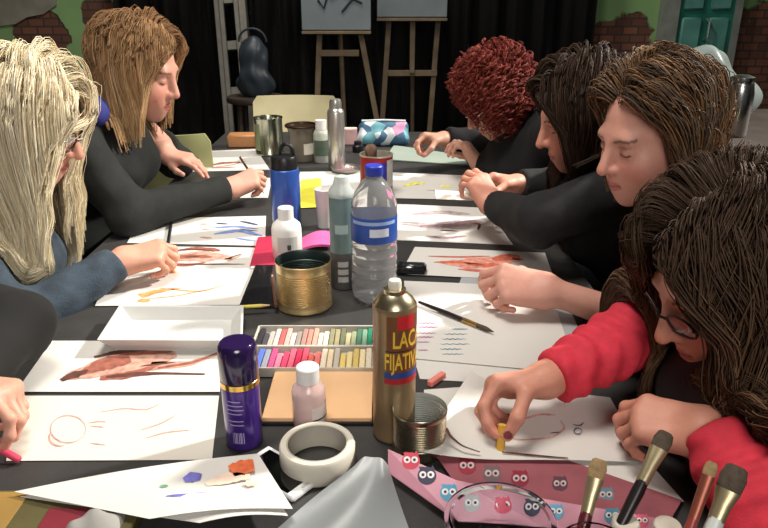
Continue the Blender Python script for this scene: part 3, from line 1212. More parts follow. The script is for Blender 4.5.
# low dark cabinet behind the right-hand sitters, carrying a bag and a flask
dk = M('dark_stained_wood', (52, 40, 34), 0.6, var=0.25, scale=12)
cb = thing('side_cabinet', 'low dark wooden cabinet behind the women on the right', 'cabinet', (1.25, 2.45, 0))
MB().bbox((1.0, 2.10, 0.06), (1.9, 2.75, 0.86), 0.004).build('body', dk, cb)
MB().bbox((0.99, 2.07, 0.86), (1.93, 2.78, 0.89), 0.004).build('top_board', dk, cb)
MB().box((1.08, 2.14, 0.0), (1.86, 2.71, 0.06)).build('plinth', dk, cb)
for i in range(2):
    d = MB().bbox((1.06 + 0.42 * i, 2.085, 0.10), (1.46 + 0.42 * i, 2.10, 0.84), 0.003).build('door', dk, cb)
for i, d in enumerate([o for o in cb.children if o.name.startswith('door')]):
    MB().tube([(1.43 + 0.08 * i, 2.085, 0.5), (1.43 + 0.08 * i, 2.066, 0.5)], 0.012, 12).build('knob', steel, d)

# ================================================================== BACK OF THE ROOM
alu = M('aluminium', (126, 122, 114), 0.45, 0.7, var=0.1)
alu_d = M('dull_aluminium', (120, 118, 110), 0.5, 0.6, var=0.15)
Yl = 4.35
top_c, bot_c = atY(225, -60, Yl + 0.35), atY(241, 128, Yl)
a0 = bot_c + (bot_c - top_c) * (bot_c[2] / (top_c[2] - bot_c[2]))
ld = thing('folding_ladder', 'folded aluminium ladder leaning at the back left', 'ladder', a0)
dv = nrm(top_c - a0)
sv = nrm(np.cross(dv, [0, 1, 0]))
wv = np.cross(sv, dv)
for k in (-1, 1):
    MB().obox(a0 + dv * 0.95 + sv * 0.075 * k, sv, dv, wv, 0.022, 0.95, 0.03, 0.004).build('rail', alu, ld)
for k in range(6):
    MB().obox(a0 + dv * (0.22 + 0.28 * k), sv, dv, wv, 0.085, 0.028, 0.02, 0.003).build('tread', alu_d, ld)
bl = MB()
for k in (-1, 1):
    bl.obox(a0 + dv * 0.93 + sv * 0.045 * k + wv * -0.05, sv, dv, wv, 0.014, 0.90, 0.012, 0.003)
bl.build('rear_frame', alu_d, ld)

# bluish carrier bag on the floor stool behind
st = atY(256, 96, 4.0)
sx, sy = st[0], st[1]
sl = thing('wooden_stool', 'dark wooden stool holding a bluish bag at the back', 'stool', (sx, sy, 0))
MB().lathe([(0, st[2] - 0.03), (0.16, st[2] - 0.03), (0.165, st[2] - 0.015), (0.16, st[2]), (0, st[2])], (sx, sy, 0), 28).build('seat', dk, sl)
for a in range(4):
    q = (math.cos(a * 1.571 + 0.785), math.sin(a * 1.571 + 0.785))
    MB().tube([(sx + 0.15 * q[0], sy + 0.15 * q[1], 0), (sx + 0.11 * q[0], sy + 0.11 * q[1], st[2] - 0.03)], 0.016, 8).build('leg', dk, sl)
bagm = M('blue_grey_plastic', (46, 54, 62), 0.45, var=0.2, scale=12, alpha=0.85)
bz = st[2]
bf = uni([rc((sx, sy, bz + 0.07), (sx, sy, bz + 0.24), 0.088, 0.075), ell((sx + 0.01, sy, bz + 0.06), (0.095, 0.07, 0.06))], 0.05)
v, f = surf(lambda p: np.maximum(bf(p) + fold(p, 0.006, 40), bz + 0.001 - p[:, 2]), (sx - 0.2, sy - 0.2, bz - 0.03), (sx + 0.2, sy + 0.2, bz + 0.40), 0.008)
bag = mk('carrier_bag', v, f, bagm, origin=(sx, sy, bz), smooth=True)
tag(bag, 'bluish plastic bag with a looped handle on the stool', 'bag')
MB().tube([(sx + 0.075 * math.cos(a), sy, bz + 0.29 + 0.07 * math.sin(a)) for a in np.linspace(0, math.pi, 14)], 0.006, 8).build('handle', bagm, bag)

# two easels with canvases
pine = M('dull_pine', (112, 96, 74), 0.6, var=0.2, scale=14)
canv = M('blue_grey_canvas', (116, 126, 130), 0.8, var=0.10, scale=9)
ink = M('dark_paint', (40, 44, 50), 0.7)


def easel(label, legs, bar, Y, center=None):
    e = thing('easel', label, 'easel', (*((atY(legs[0][0], 60, Y)[:2] + atY(legs[1][0], 60, Y)[:2]) / 2), 0))
    for (xa, xb) in legs:
        a, b = atY(xa, 20, Y), atY(xb, 110, Y)
        d = (b - a) / (a[2] - b[2])
        lo = b + d * b[2]
        hi = a - d * 0.65
        MB().obox((lo + hi) / 2, (1, 0, 0), nrm(hi - lo), np.cross((1, 0, 0), nrm(hi - lo)), 0.016, np.linalg.norm(hi - lo) / 2, 0.012, 0.002).build('leg', pine, e)
    xa, xb, yb = bar
    a, b = atY(xa, yb, Y - 0.016), atY(xb, yb, Y - 0.016)
    MB().bbox((a[0], Y - 0.028, a[2] - 0.018), (b[0], Y - 0.012, a[2] + 0.018), 0.002).build('crossbar', pine, e)
    xm = (legs[0][0] + legs[1][0]) / 2 if center is None else center
    a = atY(xm, 20, Y + 0.02)
    MB().tube([(a[0], Y + 0.02, a[2] + 0.55), (a[0], Y + 0.04, a[2]), (a[0] + 0.02, Y + 0.30, 0.0)], 0.014, 8).build('rear_leg', pine, e)
    if center is not None:
        t, b = atY(center, -5, Y - 0.03), atY(center, 73, Y - 0.03)
        MB().bbox((t[0] - 0.016, Y - 0.045, b[2]), (t[0] + 0.016, Y - 0.029, t[2]), 0.002).build('centre_post', pine, e)
    return e


def canvas(label, x0, x1, yb, Y, strokes):
    a, b = atY(x0, yb, Y), atY(x1, yb, Y)
    o = MB().bbox((a[0], Y - 0.01, a[2]), (b[0], Y + 0.01, a[2] + 0.62), 0.003).build('canvas', canv, origin=((a[0] + b[0]) / 2, Y, a[2]))
    tag(o, label, 'canvas')
    m = MB()
    for pts in strokes:
        m.tube([atY(x, y, Y - 0.012) for x, y in pts], 0.007, 5)
    m.build('painting', ink, o)
    for xx in (a[0] + 0.04, b[0] - 0.04):
        pass
    return o


easel('wooden easel at the back, left of the other', [(320, 317), (358, 375)], (320, 359, 53), 4.30)
canvas('blue-grey canvas with dark strokes on the left easel', 302, 371, 30, 4.255, [[(318, 0), (324, 8), (328, -6)], [(342, 12), (350, 2), (356, -4)], [(330, -2), (340, -8), (362, 3)]])
led = MB().bbox((atY(302, 32, 4.25)[0], 4.225, atY(302, 33, 4.25)[2] - 0.005), (atY(371, 32, 4.25)[0], 4.285, atY(302, 30.5, 4.25)[2] - 0.002), 0.002)
led.build('canvas_ledge', pine, [o for o in bpy.data.objects if o.name == 'easel'][0])
easel('wooden easel with a centre post at the back right', [(389, 383), (438, 431)], (388, 437, 73), 4.55, 413)
canvas('pale blue canvas on the easel with a centre post', 377, 447, 17, 4.475, [])
led = MB().bbox((atY(377, 19, 4.47)[0], 4.44, atY(302, 20, 4.47)[2] - 0.005), (atY(447, 19, 4.47)[0], 4.535, atY(302, 17.5, 4.47)[2] - 0.002), 0.002)
led.build('canvas_ledge', pine, [o for o in bpy.data.objects if o.name == 'easel.001'][0])

# bag and flask on the cabinet
clear = M('milky_plastic_film', (164, 176, 172), 0.3, var=0.12, scale=20, alpha=0.5)
zc = 0.89
cx, cy = 1.12, 2.50
bf2 = uni([ell((cx, cy, zc + 0.07), (0.13, 0.12, 0.10)), ell((cx - 0.02, cy, zc + 0.15), (0.10, 0.09, 0.10)), ell((cx + 0.09, cy, zc + 0.08), (0.10, 0.10, 0.08))], 0.06)
v, f = surf(lambda p: np.maximum(bf2(p) + fold(p, 0.010, 42, 1.0), zc + 0.001 - p[:, 2]), (cx - 0.25, cy - 0.2, zc - 0.03), (cx + 0.28, cy + 0.2, zc + 0.33), 0.008)
tag(mk('plastic_bag', v, f, clear, origin=(cx, cy, zc), smooth=True), 'crumpled translucent plastic bag on the side cabinet', 'bag')
q = P(680, 62, 2.37)
cm = thing('camera_case', 'small black case leaning in front of the plastic bag', 'case', (q[0], q[1], zc))
blackp = M('black_plastic', (26, 26, 28), 0.35)
MB().bbox((q[0] - 0.045, q[1] - 0.03, zc), (q[0] + 0.045, q[1] + 0.03, q[2] + 0.02), 0.01).build('body', blackp, cm)
MB().bbox((q[0] - 0.047, q[1] - 0.032, q[2] + 0.02), (q[0] + 0.047, q[1] + 0.032, q[2] + 0.035), 0.006).build('lid', blackp, cm)
ssteel = M('brushed_steel', (190, 190, 186), 0.25, 1.0, var=0.06)
q = P(739, 100, 2.20)
fl = thing('steel_flask', 'brushed steel flask standing on the side cabinet', 'flask', (q[0], q[1], zc))
ht = P(739, 76, 2.20)[2] - zc
MB().lathe([(0, 0), (0.038, 0), (0.041, 0.004), (0.041, ht - 0.05), (0.036, ht - 0.02), (0.034, ht - 0.015)], (q[0], q[1], zc), 32).build('body', ssteel, fl)
MB().lathe([(0.035, ht - 0.016), (0.036, ht - 0.012), (0.035, ht), (0.020, ht + 0.006), (0, ht + 0.006)], (q[0], q[1], zc), 32).build('lid', ssteel, fl)

# ================================================================== PEOPLE
FRAME = M('dark_spectacle_frame', (30, 24, 24), 0.3)
GOLDF = M('pale_metal_frame', (190, 180, 165), 0.3, 0.8)
LENS = M('spectacle_lens', (235, 238, 240), 0.05, trans=1.0, alpha=0.35, var=0.0)

black_wool = M('black_wool', (26, 25, 26), 0.9, var=0.25, scale=40, bump=0.15, bscale=300)
black_green = M('black_green_cotton', (27, 29, 27), 0.88, var=0.25, scale=40, bump=0.15, bscale=300)
denim = M('blue_grey_knit', (56, 68, 79), 0.9, var=0.28, scale=35, bump=0.3, bscale=260)
red_knit = M('crimson_knit', (206, 48, 66), 0.8, var=0.12, scale=60, bump=0.2, bscale=400)
black_vest = M('black_quilted_nylon', (20, 19, 20), 0.7, var=0.2, scale=30)
black_soft = M('black_jersey', (18, 17, 19), 0.92, var=0.2, scale=30)
hood_blue = M('navy_blue_lining', (44, 48, 120), 0.8, var=0.15, scale=30)
black_coat = M('charcoal_sleeve_cloth', (22, 21, 20), 0.9, var=0.2, scale=30)

HANDS = {}
A = lambda *a: np.array(a, float)

# --- A: long pale hair, left side
hA = P(28, 118, 1.36)
_, HANDS['A'], HA = person(dict(
    label='woman with long pale blonde hair and glasses in a blue-grey sweater, drawing',
    head=hA, look=(0.88, 0.06, -0.42), neck=hA + A(-0.125, -0.01, -0.145), hs=1.0, roll=0.05,
    shR=A(-0.86, 1.20, 0.915), shL=A(-0.85, 1.52, 0.905), pelvis=A(-1.02, 1.38, 0.55), face=(1, 0, 0),
    elR=P(22, 322, 1.33), wrR=P(126, 287, 1.47), handR=((0.90, 0.32, 0.10), (0.15, 0.45, -0.88), 'write'), cuffR=0.95,
    elL=A(-0.79, 1.58, 0.70), wrL=A(-0.80, 1.42, 0.60), handL=((0.3, -0.9, -0.1), (0, 0, -1), 'rest'), cuffL=0.93,
    cloth=denim, seed=0.4, skin=(206, 150, 126), brow=(150, 120, 90),
    hair=dict(mat=M_hair('pale_blonde_hair', [(196, 178, 142), (226, 212, 178), (242, 234, 210), (212, 192, 152)], 0.35),
              grow=dict(n=1500, L=0.44, steps=26, part=0.008, back=0.05, lift=0.10, grav=0.42, wave=0.13, wfreq=14, rad=0.0010, spread=0.010, ymax=0.082, room=0.014, kids=8, kid_spread=0.0045, seed=3))))
glasses('round dark-rimmed glasses worn by the pale-blonde woman', *HA, FRAME, LENS)

# --- B: black jacket with blue hood
hB = P(140, 68, 1.86)
_, HANDS['B'], HB = person(dict(
    label='fair-haired woman in a black hooded jacket, sketching beyond the pale-blonde woman',
    head=hB, look=(0.93, -0.10, -0.36), neck=hB + A(-0.125, -0.02, -0.125), hs=1.05,
    shR=A(-0.805, 1.74, 1.02), shL=A(-0.80, 2.10, 1.015), pelvis=A(-1.0, 1.92, 0.54), face=(1, 0, 0),
    elR=P(128, 214, 1.78), wrR=P(230, 188, 1.98), handR=((0.86, 0.42, 0.28), (0.05, 0.60, -0.80), 'write'), cuffR=0.96,
    elL=A(-0.68, 2.26, 0.80), wrL=P(167, 155, 2.22), handL=((0.92, -0.30, -0.12), (0, 0.1, -1), 'rest'), cuffL=0.95,
    cloth=black_green, cloth_name='jacket', seed=1.4, hood=hood_blue, nose=0.85, skin=(208, 154, 134), brow=(120, 90, 64),
    hair=dict(mat=M_hair('honey_blonde_hair', [(136, 102, 70), (196, 158, 112), (224, 192, 148), (156, 116, 80)], 0.4, root=(132, 98, 66)),
              grow=dict(n=1300, L=0.255, steps=19, part=0.0, back=0.40, lift=0.10, grav=0.40, wave=0.10, wfreq=12, rad=0.0010, spread=0.008, ymax=0.058, room=0.012, kids=7, seed=5))))

# --- C: nearest on the left, mostly outside the frame
wC = P(-36, 408, 0.975)
_, HANDS['C'], HC = person(dict(
    label='person in a charcoal sleeve at the near left corner, holding a pink chalk',
    head=A(-0.86, 0.86, 1.17), look=(0.85, 0.05, -0.52), neck=A(-0.94, 0.88, 1.02),
    shR=A(-1.0, 0.70, 0.95), shL=A(-0.98, 1.04, 0.955), pelvis=A(-1.10, 0.88, 0.54), face=(1, 0, 0),
    elL=A(-0.585, 1.00, 0.825), wrL=wC, handL=((0.95, -0.22, 0.02), (0.15, -0.30, -0.92), 'write'), cuffL=0.92,
    elR=A(-0.80, 0.60, 0.81), wrR=A(-0.64, 0.56, 0.77), handR=((1, 0.1, -0.03), (0, 0, -1), 'rest'), cuffR=0.93,
    cloth=black_coat, seed=2.2, skin=(206, 152, 130),
    hair=dict(mat=M_hair('brown_hair', [(60, 42, 30), (90, 64, 44), (74, 52, 38)], 0.4),
              grow=dict(n=500, L=0.24, steps=16, part=0.0, back=0.5, lift=0.1, grav=0.4, wave=0.1, rad=0.0018, ymax=0.05, kids=3, seed=8))))

# --- G: red curls, far right
hG = P(494, 96, 2.12)
_, HANDS['G'], HG = person(dict(
    label='woman with curly red hair and glasses bending over her work at the far right',
    head=hG, look=(-0.78, -0.05, -0.62), neck=hG + A(0.10, 0.01, -0.14),
    shR=A(0.47, 2.32, 0.94), shL=A(0.49, 1.98, 0.93), pelvis=A(0.76, 2.14, 0.54), face=(-1, 0, 0),
    elR=A(0.40, 2.46, 0.82), wrR=P(444, 139, 2.40), handR=((-0.95, -0.25, 0.10), (0.0, -0.45, -0.9), 'write'), cuffR=0.96,
    elL=A(0.46, 2.02, 0.80), wrL=P(480, 164, 2.25), handL=((-0.55, 0.45, 0.65), (-0.7, 0.2, -0.6), 'hold'), cuffL=0.95,
    cloth=black_soft, seed=3.1, skin=(190, 142, 120),
    hair=dict(mat=M_hair('red_curly_hair', [(72, 26, 23), (124, 48, 42), (152, 76, 60), (94, 34, 30)], 0.4),
              grow=dict(n=1000, L=0.17, steps=34, part=0.0, back=0.5, lift=0.22, grav=0.24, wave=0.20, wfreq=20, rad=0.0011, spread=0.011, ymax=0.09, hug=0.3, room=0.015, curl=(0.0075, 200.0), kids=4, kid_spread=0.0018, seed=9))))
glasses('pale metal glasses worn by the red-haired woman', *HG, GOLDF, LENS, round_=False)

# --- F: dark hair, third on the right
hF = P(582, 114, 1.58)
_, HANDS['F'], HF = person(dict(
    label='woman in black with long near-black hair, both hands raised over her sheet',
    head=hF, look=(-0.92, 0.02, -0.38), neck=hF + A(0.11, 0.0, -0.15),
    shR=A(0.56, 1.78, 0.95), shL=A(0.56, 1.47, 0.945), pelvis=A(0.82, 1.58, 0.54), face=(-1, 0, 0),
    elR=A(0.47, 1.85, 0.82), wrR=P(517, 184, 1.86), handR=((-0.95, -0.15, 0.16), (0.10, -0.55, -0.83), 'hold'), cuffR=0.93,
    elL=P(540, 222, 1.50), wrL=P(494, 206, 1.70), handL=((-0.45, 0.50, 0.62), (-0.35, 0.65, -0.65), 'hold'), cuffL=0.93,
    cloth=black_wool, seed=4.0, skin=(208, 146, 124), brow=(50, 36, 30),
    hair=dict(mat=M_hair('near_black_hair', [(28, 22, 19), (52, 38, 30), (78, 56, 42), (32, 24, 21)], 0.42),
              grow=dict(n=1300, L=0.38, steps=24, part=0.0, back=0.15, lift=0.10, grav=0.40, wave=0.20, wfreq=17, rad=0.0012, spread=0.010, ymax=0.062, room=0.014, kids=6, seed=12))))

# --- E: grey-brown hair, second on the right
hE = P(651, 133, 1.19)
_, HANDS['E'], HE = person(dict(
    label='woman in black with grey-streaked swept-back hair and one bare forearm on the table',
    head=hE, look=(-0.88, -0.28, -0.30), neck=hE + A(0.095, 0.03, -0.150), hs=0.94,
    shR=A(0.61, 1.325, 0.945), shL=A(0.61, 1.00, 0.94), pelvis=A(0.86, 1.17, 0.54), face=(-1, 0, 0),
    elL=P(690, 340, 1.27), wrL=P(546, 326, 1.34), handL=((-0.98, 0.06, 0.14), (-0.10, 0.62, -0.78), 'write'), cuffL=0.0,
    elR=A(0.66, 1.37, 0.72), wrR=A(0.53, 1.28, 0.62), handR=((-0.6, -0.7, -0.1), (0, 0, -1), 'rest'), cuffR=0.9,
    cloth=black_soft, seed=5.2, hand_s=1.08, skin=(208, 152, 134), brow=(110, 84, 70), nose=1.0,
    hair=dict(mat=M_hair('grey_brown_hair', [(58, 44, 34), (120, 104, 88), (84, 62, 44), (150, 110, 72), (50, 38, 30)], 0.38),
              grow=dict(n=1400, L=0.22, steps=18, part=0.0, back=1.1, lift=0.10, grav=0.22, wave=0.18, wfreq=20, rad=0.0010, spread=0.007, ymax=0.022, fringe=0.058, room=0.008, kids=7, kid_spread=0.0050, seed=15))))

# --- D: nearest on the right, red sleeves
hD = P(731, 276, 0.88)
_, HANDS['D'], HD = person(dict(
    label='woman with long brown hair and glasses in crimson sweater and black vest',
    head=hD, look=(-0.86, -0.14, -0.48), neck=hD + A(0.11, 0.02, -0.13), hs=1.0,
    shR=A(0.53, 0.955, 0.94), shL=A(0.56, 0.62, 0.93), pelvis=A(0.82, 0.82, 0.54), face=(-1, 0, 0),
    elR=P(665, 318, 1.05), wrR=P(548, 384, 0.985), handR=((-0.93, -0.08, -0.10), (0.10, -0.62, -0.78), 'pinch'), cuffR=0.97,
    elL=P(775, 520, 0.75), wrL=P(704, 446, 0.845), handL=((-0.72, 0.55, -0.16), (-0.1, 0.5, -0.85), 'hold'), cuffL=0.95,
    cloth=red_knit, vest=black_vest, rings=0.0028, seed=6.3, skin=(204, 142, 120), brow=(70, 48, 36), nail=(110, 40, 46),
    hair=dict(mat=M_hair('chestnut_hair', [(64, 48, 38), (90, 67, 50), (118, 88, 63), (74, 56, 43), (138, 105, 75)], 0.45, root=(72, 55, 43)),
              grow=dict(n=2000, L=0.43, steps=28, part=0.0, back=0.20, lift=0.14, grav=0.34, wave=0.24, wfreq=18, rad=0.0009, spread=0.011, ymax=0.072, low=0.06, hug=0.45, room=0.012, kids=8, kid_spread=0.0048, seed=18))))
glasses('dark-framed glasses worn by the woman in the crimson sweater', *HD, FRAME, LENS, round_=False)

# chairs that carry the sitters
for nm, (x, y), r in (('pale-blonde woman', (-1.02, 1.38), -90), ('woman in the black hooded jacket', (-1.0, 1.92), -90), ('person at the near left corner', (-1.10, 0.88), -90),
                      ('red-haired woman', (0.76, 2.14), 90), ('long-dark-haired woman in black', (0.82, 1.58), 90), ('grey-streaked woman', (0.86, 1.18), 90),
                      ('woman in crimson sleeves', (0.82, 0.82), 90)):
    sg = 1 if r < 0 else -1
    chair('cream school chair under the ' + nm, (x + 0.0 * sg, y, 0), math.radians(r), cream, group='chairs under the sitters', seat_z=0.412, top=0.78, w=0.345)

# ================================================================== PAPERS AND PAINTINGS
paper_w = M('white_paper', (214, 211, 204), 0.7, var=0.02, scale=9)
paper_c = M('cream_paper', (216, 210, 197), 0.7, var=0.02, scale=9)
paper_g = M('grey_green_card', (150, 162, 150), 0.75, var=0.05, scale=9)
paint = lambda n, c, v=0.35, s=70: M(n, c, 0.75, var=v, scale=s)
rust = paint('rust_watercolour', (150, 88, 72))
rust_l = paint('pale_rust_watercolour', (192, 148, 130))
rust_d = paint('dark_umber_watercolour', (92, 54, 46))
coral = paint('coral_watercolour', (204, 104, 82))
coral_l = paint('pale_coral_watercolour', (222, 150, 128))
mauve = paint('mauve_grey_watercolour', (136, 112, 114))
mauve_l = paint('pale_mauve_watercolour', (176, 158, 160))
orange_ch = paint('orange_chalk', (232, 150, 92))
blue_ch = paint('blue_chalk', (118, 140, 196))
blue_d = paint('dark_blue_pencil', (58, 66, 96))
pencil = paint('grey_pencil', (120, 112, 112))
pinkline = paint('pink_pencil', (196, 150, 142))
magenta = paint('magenta_pencil', (170, 92, 150))
tealline = paint('teal_pencil', (104, 138, 150))
green_ch = paint('green_chalk', (120, 168, 140))
yellow_ch = paint('yellow_wash', (236, 226, 120))


def sheet(name, label, cat, quad, h=0.001, mat=None, th=0.0006, lift=None, nx=1, ny=1, group=None):
    q = [T(x, y, h) for x, y in quad]
    v, f = slab(q, th, nx, ny, lift)
    o = mk(name, v, f, mat or paper_w, origin=np.mean(q, 0), smooth=False)
    if lift:
        o.data.polygons.foreach_set('use_smooth', np.ones(len(o.data.polygons), dtype=bool))
        o.data.set_sharp_from_angle(angle=math.radians(50))
    tag(o, label, cat, group)
    return o


def strokes(parent, name, mat, lines, h, liftf=None):
    """brush or pencil strokes lying on a sheet: (pixel polyline, width in pixels)"""
    m = MB()
    for pts, w in lines:
        n = max(8, 4 * len(pts))
        t = np.linspace(0, 1, len(pts))
        tt = np.linspace(0, 1, n)
        px = np.interp(tt, t, [p[0] for p in pts])
        py = np.interp(tt, t, [p[1] for p in pts])
        for _ in range(2):
            px[1:-1] = (px[:-2] + 2 * px[1:-1] + px[2:]) / 4
            py[1:-1] = (py[:-2] + 2 * py[1:-1] + py[2:]) / 4
        ws = np.interp(tt, np.linspace(0, 1, len(w)), w) if hasattr(w, '__len__') else np.full(n, w) * np.minimum(1, 0.3 + 3 * np.minimum(tt, 1 - tt))
        P3 = np.array([T(a, b, h) for a, b in zip(px, py)])
        if liftf is not None:
            P3[:, 2] = [TABLE_Z + liftf(a, b) for a, b in zip(px, py)]
            P3 = np.array([T(a, b, z - TABLE_Z) for a, b, z in zip(px, py, P3[:, 2])])
        d = np.gradient(P3, axis=0)
        pr = np.stack([-d[:, 1], d[:, 0], 0 * d[:, 0]], 1)
        pr /= np.linalg.norm(pr, axis=1)[:, None] + 1e-9
        # pixel width to metres, foreshortened across the table
        zc = P3[:, 1] * CP + (CAM[2] - P3[:, 2]) * SP
        sc = zc / F_PX * (1 + 1.2 * np.abs(pr[:, 1]))
        jit = 1 + 0.09 * RNG.normal(size=n) * (np.mean(ws) > 2.5)
        a, b = P3 + pr * (ws * sc * 0.5 * jit)[:, None], P3 - pr * (ws * sc * 0.5 * np.roll(jit, 2))[:, None]
        v = [q for k in range(n) for q in (a[k], b[k])]
        f = [(2 * k, 2 * k + 1, 2 * k + 3, 2 * k + 2) for k in range(n - 1)]
        m.add(v, f)
    return m.build(name, mat, parent, smooth=False)


def on(h, dz=0.0005):
    return h + 0.0006 + dz


# left side ---------------------------------------------------------
s = sheet('drawing_sheet', 'white sheet with blue strokes and a black pencil across it, beyond the pale-blonde woman\'s hand', 'paper', [(141, 219), (266, 216), (265, 246), (127, 243)], 0.001)
strokes(s, 'blue_strokes', blue_ch, [([(214, 234), (240, 230), (262, 236)], 4), ([(212, 228), (236, 226), (258, 229)], 2.5), ([(236, 238), (255, 241)], 2)], on(.001))
strokes(s, 'dark_strokes', blue_d, [([(240, 221), (250, 223), (258, 225)], 2), ([(216, 223), (228, 224)], 1.6), ([(240, 229), (258, 231)], 1)], on(.001, .0007))
strokes(s, 'pink_strokes', rust_l, [([(200, 224), (208, 224)], 1.4), ([(202, 229), (210, 229)], 1.4), ([(200, 237), (212, 238)], 2)], on(.001))
s = sheet('painting_sheet', 'white sheet with a rust brown squid painting under the pale-blonde woman\'s hand', 'paper', [(123, 246), (264, 248), (246, 305), (95, 306)], 0.002)
strokes(s, 'squid_wash', rust_l, [([(168, 258), (200, 256), (232, 258)], [5, 13, 12, 3]), ([(226, 260), (238, 257), (242, 254)], [5, 2, 1])], on(.002))
strokes(s, 'squid_body', rust, [([(174, 251), (196, 248), (216, 250), (220, 251)], [2, 4, 4, 1]), ([(172, 258), (190, 256), (212, 257)], [3, 6, 2]), ([(168, 264), (190, 265), (206, 262)], [3, 4, 1])], on(.002, .0007))
strokes(s, 'squid_dark_edge', rust_d, [([(172, 265), (200, 264), (245, 264)], 1.3), ([(176, 250), (196, 249), (214, 251)], 1.3), ([(228, 258), (241, 254)], 1.2), ([(186, 257), (200, 256)], 2)], on(.002, .0009))
strokes(s, 'orange_chalk_strokes', orange_ch, [([(140, 296), (158, 291), (180, 288)], [7, 5, 1]), ([(160, 288), (200, 292), (224, 285)], 1.2), ([(146, 299), (176, 296), (206, 290)], 1.0), ([(138, 300), (150, 301)], 4)], on(.002))

tray_h = 0.030
ta, tb_, tc, td = T(121, 306, tray_h), T(241, 306, tray_h), T(240, 340, tray_h), T(100, 339, tray_h)
inn = lambda q, c, k: q + (c - q) * k
cc = (ta + tb_ + tc + td) / 4
rim = [ta, tb_, tc, td]
fl_ = [inn(q, cc, 0.17) - np.array([0, 0, tray_h - 0.006]) for q in rim]
fo_ = [inn(q, cc, 0.17) * [1, 1, 0] + [0, 0, TABLE_Z + 0.0032] for q in rim]
ro_ = [q + nrm((q - cc) * [1, 1, 0]) * 0.006 for q in rim]
tv = fl_ + rim + ro_ + fo_
tf = [(3, 2, 1, 0)[::-1]] + [(i, (i + 1) % 4, 4 + (i + 1) % 4, 4 + i)[::-1] for i in range(4)] + [(4 + i, 4 + (i + 1) % 4, 8 + (i + 1) % 4, 8 + i)[::-1] for i in range(4)] + \
     [(8 + i, 8 + (i + 1) % 4, 12 + (i + 1) % 4, 12 + i)[::-1] for i in range(4)] + [(12, 13, 14, 15)]
tr_ = mk('white_tray', tv, tf, M('white_foam', (206, 206, 202), 0.6, var=0.02), origin=cc * [1, 1, 0] + [0, 0, TABLE_Z])
bv = tr_.modifiers.new('bevel', 'BEVEL')
bv.width = 0.004
bv.segments = 3
tag(tr_, 'shallow white foam tray with sloping sides in front of the blue-grey sleeve', 'tray')

s = sheet('painting_sheet', 'white sheet with a large brown squid painting just below the foam tray', 'paper', [(52, 341), (223, 341), (220, 392), (16, 392)], 0.002)
strokes(s, 'squid_wash', rust_l, [([(66, 377), (100, 368), (140, 362), (176, 354)], [6, 20, 26, 6]), ([(150, 366), (190, 364), (222, 352)], [8, 5, 1.5])], on(.002))
strokes(s, 'squid_body', rust, [([(80, 374), (104, 364), (130, 358)], [5, 15, 10]), ([(108, 353), (140, 351), (172, 351)], [3, 8, 3]), ([(100, 378), (130, 375), (160, 364)], [4, 7, 2]), ([(158, 368), (196, 362), (221, 351)], [2, 2.4, 1])], on(.002, .0007))
strokes(s, 'squid_dark_edge', rust_d, [([(61, 380), (74, 375), (88, 370)], [4, 8, 3]), ([(106, 377), (136, 374), (160, 373), (205, 374)], [2, 4, 2, 1.2]), ([(94, 357), (122, 351), (170, 347)], [2, 4, 2]), ([(140, 366), (176, 362)], 1.3)], on(.002, .0009))
s = sheet('sketch_sheet', 'white sheet with a faint pink pencil sketch at the near left', 'paper', [(22, 396), (219, 396), (212, 460), (6, 461)], 0.001, paper_c)
circ = lambda cx, cy, rx, ry, a0=0, a1=6.3, n=14: [(cx + rx * math.cos(a), cy + ry * math.sin(a)) for a in np.linspace(a0, a1, n)]
strokes(s, 'pink_sketch', pinkline, [(circ(68, 429, 18, 14), 0.9), (circ(60, 437, 11, 9, 1.2, 3.8), 1.2), ([(88, 423), (100, 421), (106, 422)], 1.0), ([(90, 426), (104, 427)], 0.8),
                                     ([(100, 412), (124, 408), (146, 410), (160, 404)], 0.7), ([(140, 430), (160, 424), (176, 415)], 0.9), ([(146, 438), (166, 432), (190, 430)], 0.9), ([(90, 443), (106, 445)], 0.8)], on(.001))

foldr = MB().obox(T(52, 520, .006), (1, 0, 0), (0, 1, 0), (0, 0, 1), 0.075, 0.055, 0.006, 0.002)
fo = thing('colour_box', 'flat box with yellow, olive and red print at the near left corner', 'box', T(52, 520, 0))
MB().obox(T(50, 524, .009), (1, 0, 0), (0, 1, 0), (0, 0, 1), 0.10, 0.050, 0.008, 0.002).build('body', M('olive_print', (84, 78, 44), 0.5, var=0.2, scale=14), fo)
MB().obox(T(-4, 514, .0176), (1, 0, 0), (0, 1, 0), (0, 0, 1), 0.022, 0.038, 0.0006, 0.0002).build('yellow_panel', M('yellow_print', (150, 118, 60), 0.5, var=0.15, scale=14), fo)
MB().obox(T(68, 524, .0176), (1, 0, 0), (0, 1, 0), (0, 0, 1), 0.032, 0.026, 0.0006, 0.0002).build('red_panel', M('red_print', (112, 28, 40), 0.5, var=0.15, scale=14), fo)
q = T(98, 530, 0.008)
v, f = surf(lambda p: np.maximum(ell(q, (0.034, 0.026, 0.018))(p) + fold(p, 0.004, 110), TABLE_Z + 0.001 - p[:, 2]), q - 0.07, q + 0.07, 0.004)
tag(mk('rag', v, f, M('grey_rag', (150, 148, 142), 0.9, var=0.15), origin=T(98, 530, 0), smooth=True), 'crumpled grey rag under the sheet with orange and blue patches', 'rag')

